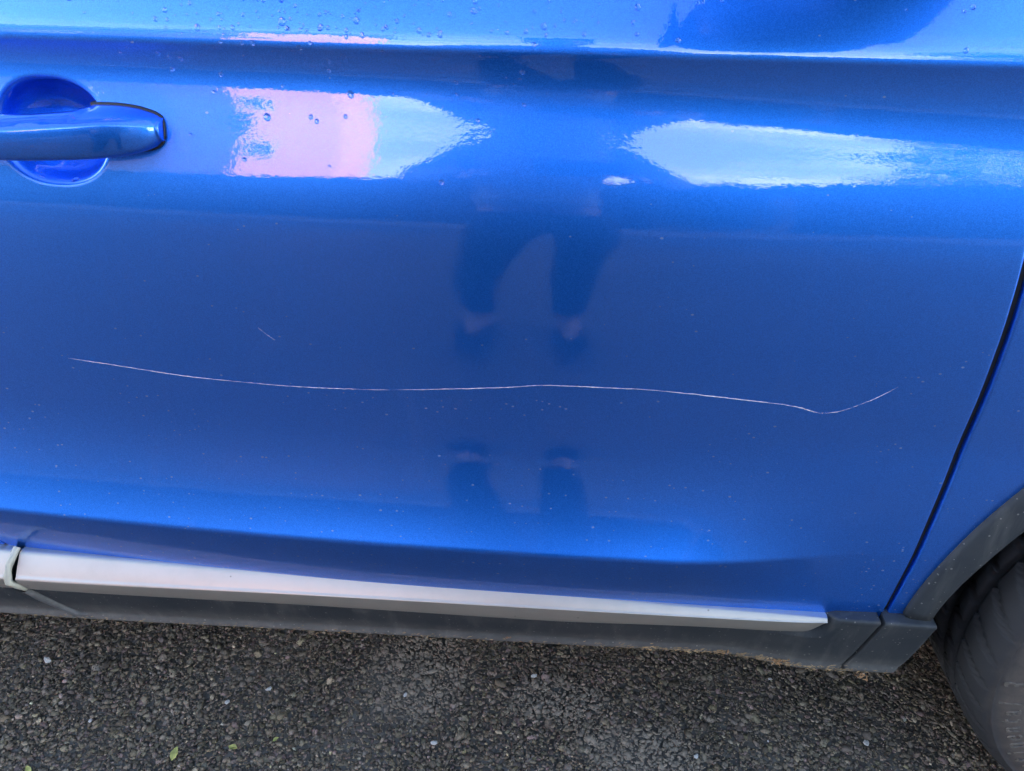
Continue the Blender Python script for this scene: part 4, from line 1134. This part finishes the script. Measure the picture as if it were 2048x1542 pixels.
# low garages
for i in range(8):
    x0 = -10.4+i*2.9
    g = empty('garage', (x0+1.4, -11.5, 0))
    tag(g, 'flat roofed brick garage, %s from the left in the mirrored row' % ['first', 'second', 'third', 'fourth', 'fifth', 'sixth', 'seventh', 'eighth'][i], 'garage', 'row of low garages across the road')
    part('wall', x0, x0+2.88, -14, -9.5, 0, 2.88, MAT['brick'], g)
    part('roof', x0-0.008, x0+2.888, -14.1, -9.38, 2.882, 3.08, MAT['slate'], g)
    mt = MAT['kerb'] if i in (4, 6) else MAT['garage']
    d = part('door', x0+0.3, x0+2.55, -9.52, -9.47, 0.02, 2.1, mt, g)
    for k in range(5): part('panel', x0+0.33, x0+2.52, -9.472, -9.455, 0.06+k*0.40, 0.06+k*0.40+0.36, mt, d)
# unseen terrace added behind the car, sized to shade the road and garages
for x0, x1, lab in ((-44, 60, 'unseen long red brick terrace added behind the car to shade the road'),):
    h = empty('house', ((x0+x1)/2, 9, 0)); tag(h, lab, 'house')
    part('wall', x0, x1, 5.2, 12.8, 0, 9.0, MAT['brick2'], h)
    gable_roof('roof', x0, x1, 4.9, 13.1, 9.0, 4.1, MAT['slate'], h, ov=0.004)
    for x in np.arange(x0+2, x1-2, 3.4):
        for z in (1.0, 3.7, 6.4):
            w = part('window', x, x+1.3, 5.17, 5.22, z, z+1.4, MAT['white'], h); part('pane', x+0.08, x+1.22, 5.162, 5.169, z+0.08, z+1.32, MAT['glass'], w)

def leaves(name, blobs, count, size, mat, parent, seed):
    rs = np.random.default_rng(seed)
    w = np.array([b[3]*b[4]*b[5] for b in blobs]); w = w/w.sum()
    k = rs.choice(len(blobs), count, p=w)
    B = np.array(blobs)[k]
    d = rs.normal(size=(count, 3)); d /= np.linalg.norm(d, axis=1)[:, None]
    c = B[:, :3] + d*B[:, 3:]*(rs.uniform(0.35, 1.08, (count, 1))**0.6)
    t = rs.normal(size=(count, 3)); t /= np.linalg.norm(t, axis=1)[:, None]
    n = rs.normal(size=(count, 3)); s = np.cross(t, n); s /= np.linalg.norm(s, axis=1)[:, None]
    L = size*rs.uniform(0.6, 1.4, (count, 1)); Wd = L*0.45
    V = np.stack([c-t*L, c+s*Wd, c+t*L, c-s*Wd], 1).reshape(-1, 3)
    F = np.arange(count*4).reshape(-1, 4)
    me = bpy.data.meshes.new(name)
    me.vertices.add(len(V)); me.vertices.foreach_set('co', V.astype(np.float32).ravel())
    me.loops.add(F.size); me.loops.foreach_set('vertex_index', F.astype(np.int32).ravel())
    me.polygons.add(len(F)); me.polygons.foreach_set('loop_start', np.arange(0, F.size, 4, dtype=np.int32)); me.update(calc_edges=True)
    return link(name, me, mat, parent, smooth=False)
def tree(x, y, h, rad, label, seed):
    rs = random.Random(seed)
    t = empty('tree', (x, y, 0)); tag(t, label, 'tree', None)
    tube('trunk', [(x, y, -0.1), (x+0.1, y, h*0.25), (x-0.05, y+0.1, h*0.5), (x+0.1, y, h*0.8)], [0.32, 0.24, 0.16, 0.05], MAT['bark'], t, 10)
    for k in range(6):
        a = k*1.05+rs.random(); z = h*(0.28+0.07*k)
        tube('limb', [(x, y, z), (x+math.cos(a)*rad*0.4, y+math.sin(a)*rad*0.4, z+h*0.1), (x+math.cos(a)*rad*0.8, y+math.sin(a)*rad*0.8, z+h*0.16)], [0.10, 0.06, 0.02], MAT['bark'], t, 7)
    blobs = [(x, y, h*0.62, rad*0.7, rad*0.7, h*0.36)]
    for k in range(16):
        a = rs.uniform(0, 6.28); q = rs.uniform(0.5, 0.95)*rad; z = h*rs.uniform(0.22, 0.9)
        b = rad*rs.uniform(0.22, 0.42); blobs.append((x+math.cos(a)*q, y+math.sin(a)*q, z, b, b, b*0.8))
    leaves('crown', blobs, 9000, 0.17, MAT['foliage'], t, seed)
tree(13.6, -18.0, 11.5, 4.8, 'large dark leafy tree, mirrored at the right end of the bright band', 4)
tree(22.5, -20.0, 12.5, 5.6, 'second dark tree farther right beyond the first', 9)
s = empty('shrub', (2.4, -8.95, 0)); tag(s, 'rounded green shrub standing in front of the garages', 'shrub')
tube('stem', [(2.4, -8.95, -0.05), (2.45, -8.95, 0.5), (2.4, -8.9, 1.6)], [0.06, 0.05, 0.03], MAT['bark'], s, 8)
leaves('foliage', [(2.4, -8.95, 2.0, 0.8, 0.5, 1.25), (1.9, -8.95, 1.2, 0.6, 0.4, 1.0), (2.9, -8.95, 1.2, 0.6, 0.4, 1.0)], 5000, 0.07, MAT['hedge'], s, 21)

# ------------------------------------------------------------------ the person taking the picture (mirrored in the door)
PX, PY = -0.045, -1.03
person = empty('person', (PX, PY, 0))
tag(person, 'person in a grey-blue jacket and dark trousers photographing the door, seen mirrored', 'person')
def skin_obj(name, nodes, edges, mat, root=0, sub=2):
    """nodes: (x, y, z, rx, ry) relative to the person's base"""
    bm = bmesh.new(); lay = bm.verts.layers.skin.verify()
    vs = []
    for i, (x, y, z, rx, ry) in enumerate(nodes):
        v = bm.verts.new((PX+x, PY+y, z)); v[lay].radius = (rx, ry); v[lay].use_root = (i == root); vs.append(v)
    for a, b in edges: bm.edges.new((vs[a], vs[b]))
    me = bpy.data.meshes.new(name); bm.to_mesh(me); bm.free()
    o = link(name, me, mat, person, smooth=False)
    m = o.modifiers.new('skin', 'SKIN'); m.use_smooth_shade = True
    s = o.modifiers.new('sub', 'SUBSURF'); s.levels = sub; s.render_levels = sub
    return o
FL, FR = -0.150, 0.085           # foot x
HIP = 0.86
# local y grows towards the car
body_n = [(0, 0, HIP, .12, .10), (0, .02, 1.04, .115, .095), (0, .03, 1.22, .13, .10), (0, .05, 1.34, .06, .06), (0, .075, 1.41, .05, .05),
          (0, .105, 1.455, .062, .070), (0, .115, 1.53, .075, .092), (0, .105, 1.60, .066, .082),
          (-.155, .03, 1.30, .055, .055), (-.262, .10, 1.11, .042, .042), (-.125, .31, 1.075, .028, .024), (-.100, .352, 1.085, .036, .018),
          (.165, .03, 1.30, .055, .055), (.29, .10, 1.10, .042, .042), (.20, .31, 1.075, .028, .024), (.175, .352, 1.085, .036, .018),
          (-.080, 0, .80, .085, .085), (-.112, .03, .47, .055, .055), (FL, -.02, .09, .036, .042), (FL-.01, .05, .035, .038, .028), (FL-.015, .12, .022, .040, .018),
          (.10, 0, .80, .085, .085), (.105, .03, .47, .055, .055), (FR, -.02, .09, .036, .042), (FR+.01, .05, .035, .038, .028), (FR+.015, .12, .022, .040, .018)]
body_e = [(0, 1), (1, 2), (2, 3), (3, 4), (4, 5), (5, 6), (6, 7), (2, 8), (8, 9), (9, 10), (10, 11), (2, 12), (12, 13), (13, 14), (14, 15), (0, 16), (16, 17), (17, 18), (18, 19), (19, 20), (0, 21), (21, 22), (22, 23), (23, 24), (24, 25)]
# nose, ears
body_n += [(0, .165, 1.505, .012, .016), (0, .205, 1.490, .011, .010), (-.072, .10, 1.51, .008, .020), (-.086, .092, 1.515, .006, .022), (.072, .10, 1.51, .008, .020), (.086, .092, 1.515, .006, .022)]
body_e += [(26, 27), (28, 29), (30, 31)]
# fingers and thumbs: separate chains rooted in the palms, closing on the phone
for side, hx in ((-1, -.100), (1, .175)):
    for k in range(4):
        b = len(body_n); zz = 1.106-0.019*k; ln = (0.9, 1.0, 0.95, 0.78)[k]
        body_n += [(hx, .355, zz, .010, .010), (hx+side*.004, .355+.034*ln, zz+.002, .0090, .0090), (hx-side*.016*ln, .355+.052*ln, zz+.004, .0082, .0082), (hx-side*.034*ln, .355+.052*ln, zz+.006, .0074, .0074)]
        body_e += [(b, b+1), (b+1, b+2), (b+2, b+3)]
    b = len(body_n)
    body_n += [(hx-side*.004, .345, 1.100, .012, .012), (hx-side*.022, .352, 1.118, .0105, .0105), (hx-side*.042, .366, 1.122, .0092, .0092)]
    body_e += [(b, b+1), (b+1, b+2)]
skin_obj('body', body_n, body_e, MAT['skin'])
# trousers
tr_n = [(0, 0, .93, .135, .115), (0, 0, .84, .16, .125), (-.080, .0, .77, .098, .10), (-.098, .03, .60, .082, .082), (-.118, .035, .46, .070, .072), (FL-.002, .0, .30, .068, .068), (FL, -.02, .14, .050, .054), (FL, -.022, .095, .049, .053),
        (.122, .0, .76, .095, .10), (.120, .03, .58, .076, .080), (.100, .035, .46, .062, .068), (FR+.012, .0, .30, .070, .068), (FR, -.02, .14, .050, .054), (FR, -.022, .095, .048, .053)]
skin_obj('trousers', tr_n, [(0, 1), (1, 2), (2, 3), (3, 4), (4, 5), (5, 6), (6, 7), (1, 8), (8, 9), (9, 10), (10, 11), (11, 12), (12, 13)], MAT['navy'], 1)
jk_n = [(0, .015, .88, .175, .145), (0, .015, .98, .160, .135), (0, .03, 1.12, .150, .125), (0, .03, 1.25, .155, .125), (0, .05, 1.35, .125, .10),
        (-.165, .03, 1.295, .078, .075), (-.215, .06, 1.20, .068, .068), (-.270, .105, 1.105, .062, .062), (-.20, .22, 1.085, .050, .050), (-.135, .300, 1.078, .040, .040),
        (.175, .03, 1.295, .078, .075), (.235, .06, 1.20, .068, .068), (.298, .105, 1.095, .062, .062), (.255, .22, 1.083, .050, .050), (.205, .300, 1.077, .040, .040)]
skin_obj('jacket', jk_n, [(0, 1), (1, 2), (2, 3), (3, 4), (3, 5), (5, 6), (6, 7), (7, 8), (8, 9), (3, 10), (10, 11), (11, 12), (12, 13), (13, 14)], MAT['jacket'], 2)
skin_obj('hair', [(0, .045, 1.50, .075, .06), (0, .055, 1.59, .088, .085), (0, .10, 1.652, .070, .072), (0, .03, 1.42, .065, .05)], [(3, 0), (0, 1), (1, 2)], MAT['hair'], 1)
# lips, eyes
def blob(name, x, y, z, sx, sy, sz, mat):
    bm = bmesh.new(); bmesh.ops.create_uvsphere(bm, u_segments=14, v_segments=8, radius=1.0)
    for v in bm.verts: v.co = Vector((PX+x+v.co.x*sx, PY+y+v.co.y*sy, z+v.co.z*sz))
    link(name, bm_mesh(name, bm), mat, person)
for sx in (-1, 1): blob('eye', sx*.032, .187, 1.535, .014, .008, .008, MAT['white'])
blob('mouth', 0, .176, 1.452, .024, .008, .006, simple('lips', (0.42, 0.18, 0.16), 0.5))
for fx in (FL-.012, FR+.012):
    bm = bmesh.new()
    ring = [(math.cos(a)*0.050, 0.045+math.sin(a)*0.135) for a in np.linspace(0, 2*math.pi, 24, endpoint=False)]
    lo = [bm.verts.new((PX+fx+x, PY+y, 0.009)) for x, y in ring]; hi = [bm.verts.new((PX+fx+x, PY+y, 0.028)) for x, y in ring]
    for i in range(24): bm.faces.new((lo[i], lo[(i+1) % 24], hi[(i+1) % 24], hi[i]))
    bm.faces.new(lo[::-1]); bm.faces.new(hi)
    # toe strap
    prev = None
    for i, a in enumerate(np.linspace(0, math.pi, 9)):
        cur = [bm.verts.new((PX+fx+0.052*math.cos(a), PY+yy, 0.02+0.036*math.sin(a))) for yy in (0.055, 0.125)]
        if prev: bm.faces.new((prev[0], prev[1], cur[1], cur[0]))
        prev = cur
    link('sandal', bm_mesh('sandal', bm), MAT['shoe'], person, smooth=False)
# the phone, held level in both hands; the picture is taken from its lens
ph = empty('phone', CAM_POS - _F*0.018 + _R2*0.005)
tag(ph, 'dark phone held in both hands in front of the chest', 'phone')
pm = Matrix(((_R2.x, _U2.x, -_F.x, 0), (_R2.y, _U2.y, -_F.y, 0), (_R2.z, _U2.z, -_F.z, 0), (0, 0, 0, 1)))
ph.matrix_world = Matrix.Translation(CAM_POS - _F*0.018 - _U2*0.012 + _R2*0.030) @ pm
bm = bmesh.new(); add_box(bm, -0.079, 0.079, -0.037, 0.037, -0.0045, 0.0045, 0.003)
o = link('case', bm_mesh('case', bm), MAT['phone'], ph, smooth=False); o.matrix_parent_inverse = Matrix()
bm = bmesh.new(); add_box(bm, -0.05, -0.02, -0.030, 0.030, -0.0065, -0.0046, 0.0008)
o = link('camera_bar', bm_mesh('camera_bar', bm), MAT['seal_and_shade'], ph, smooth=False); o.matrix_parent_inverse = Matrix()
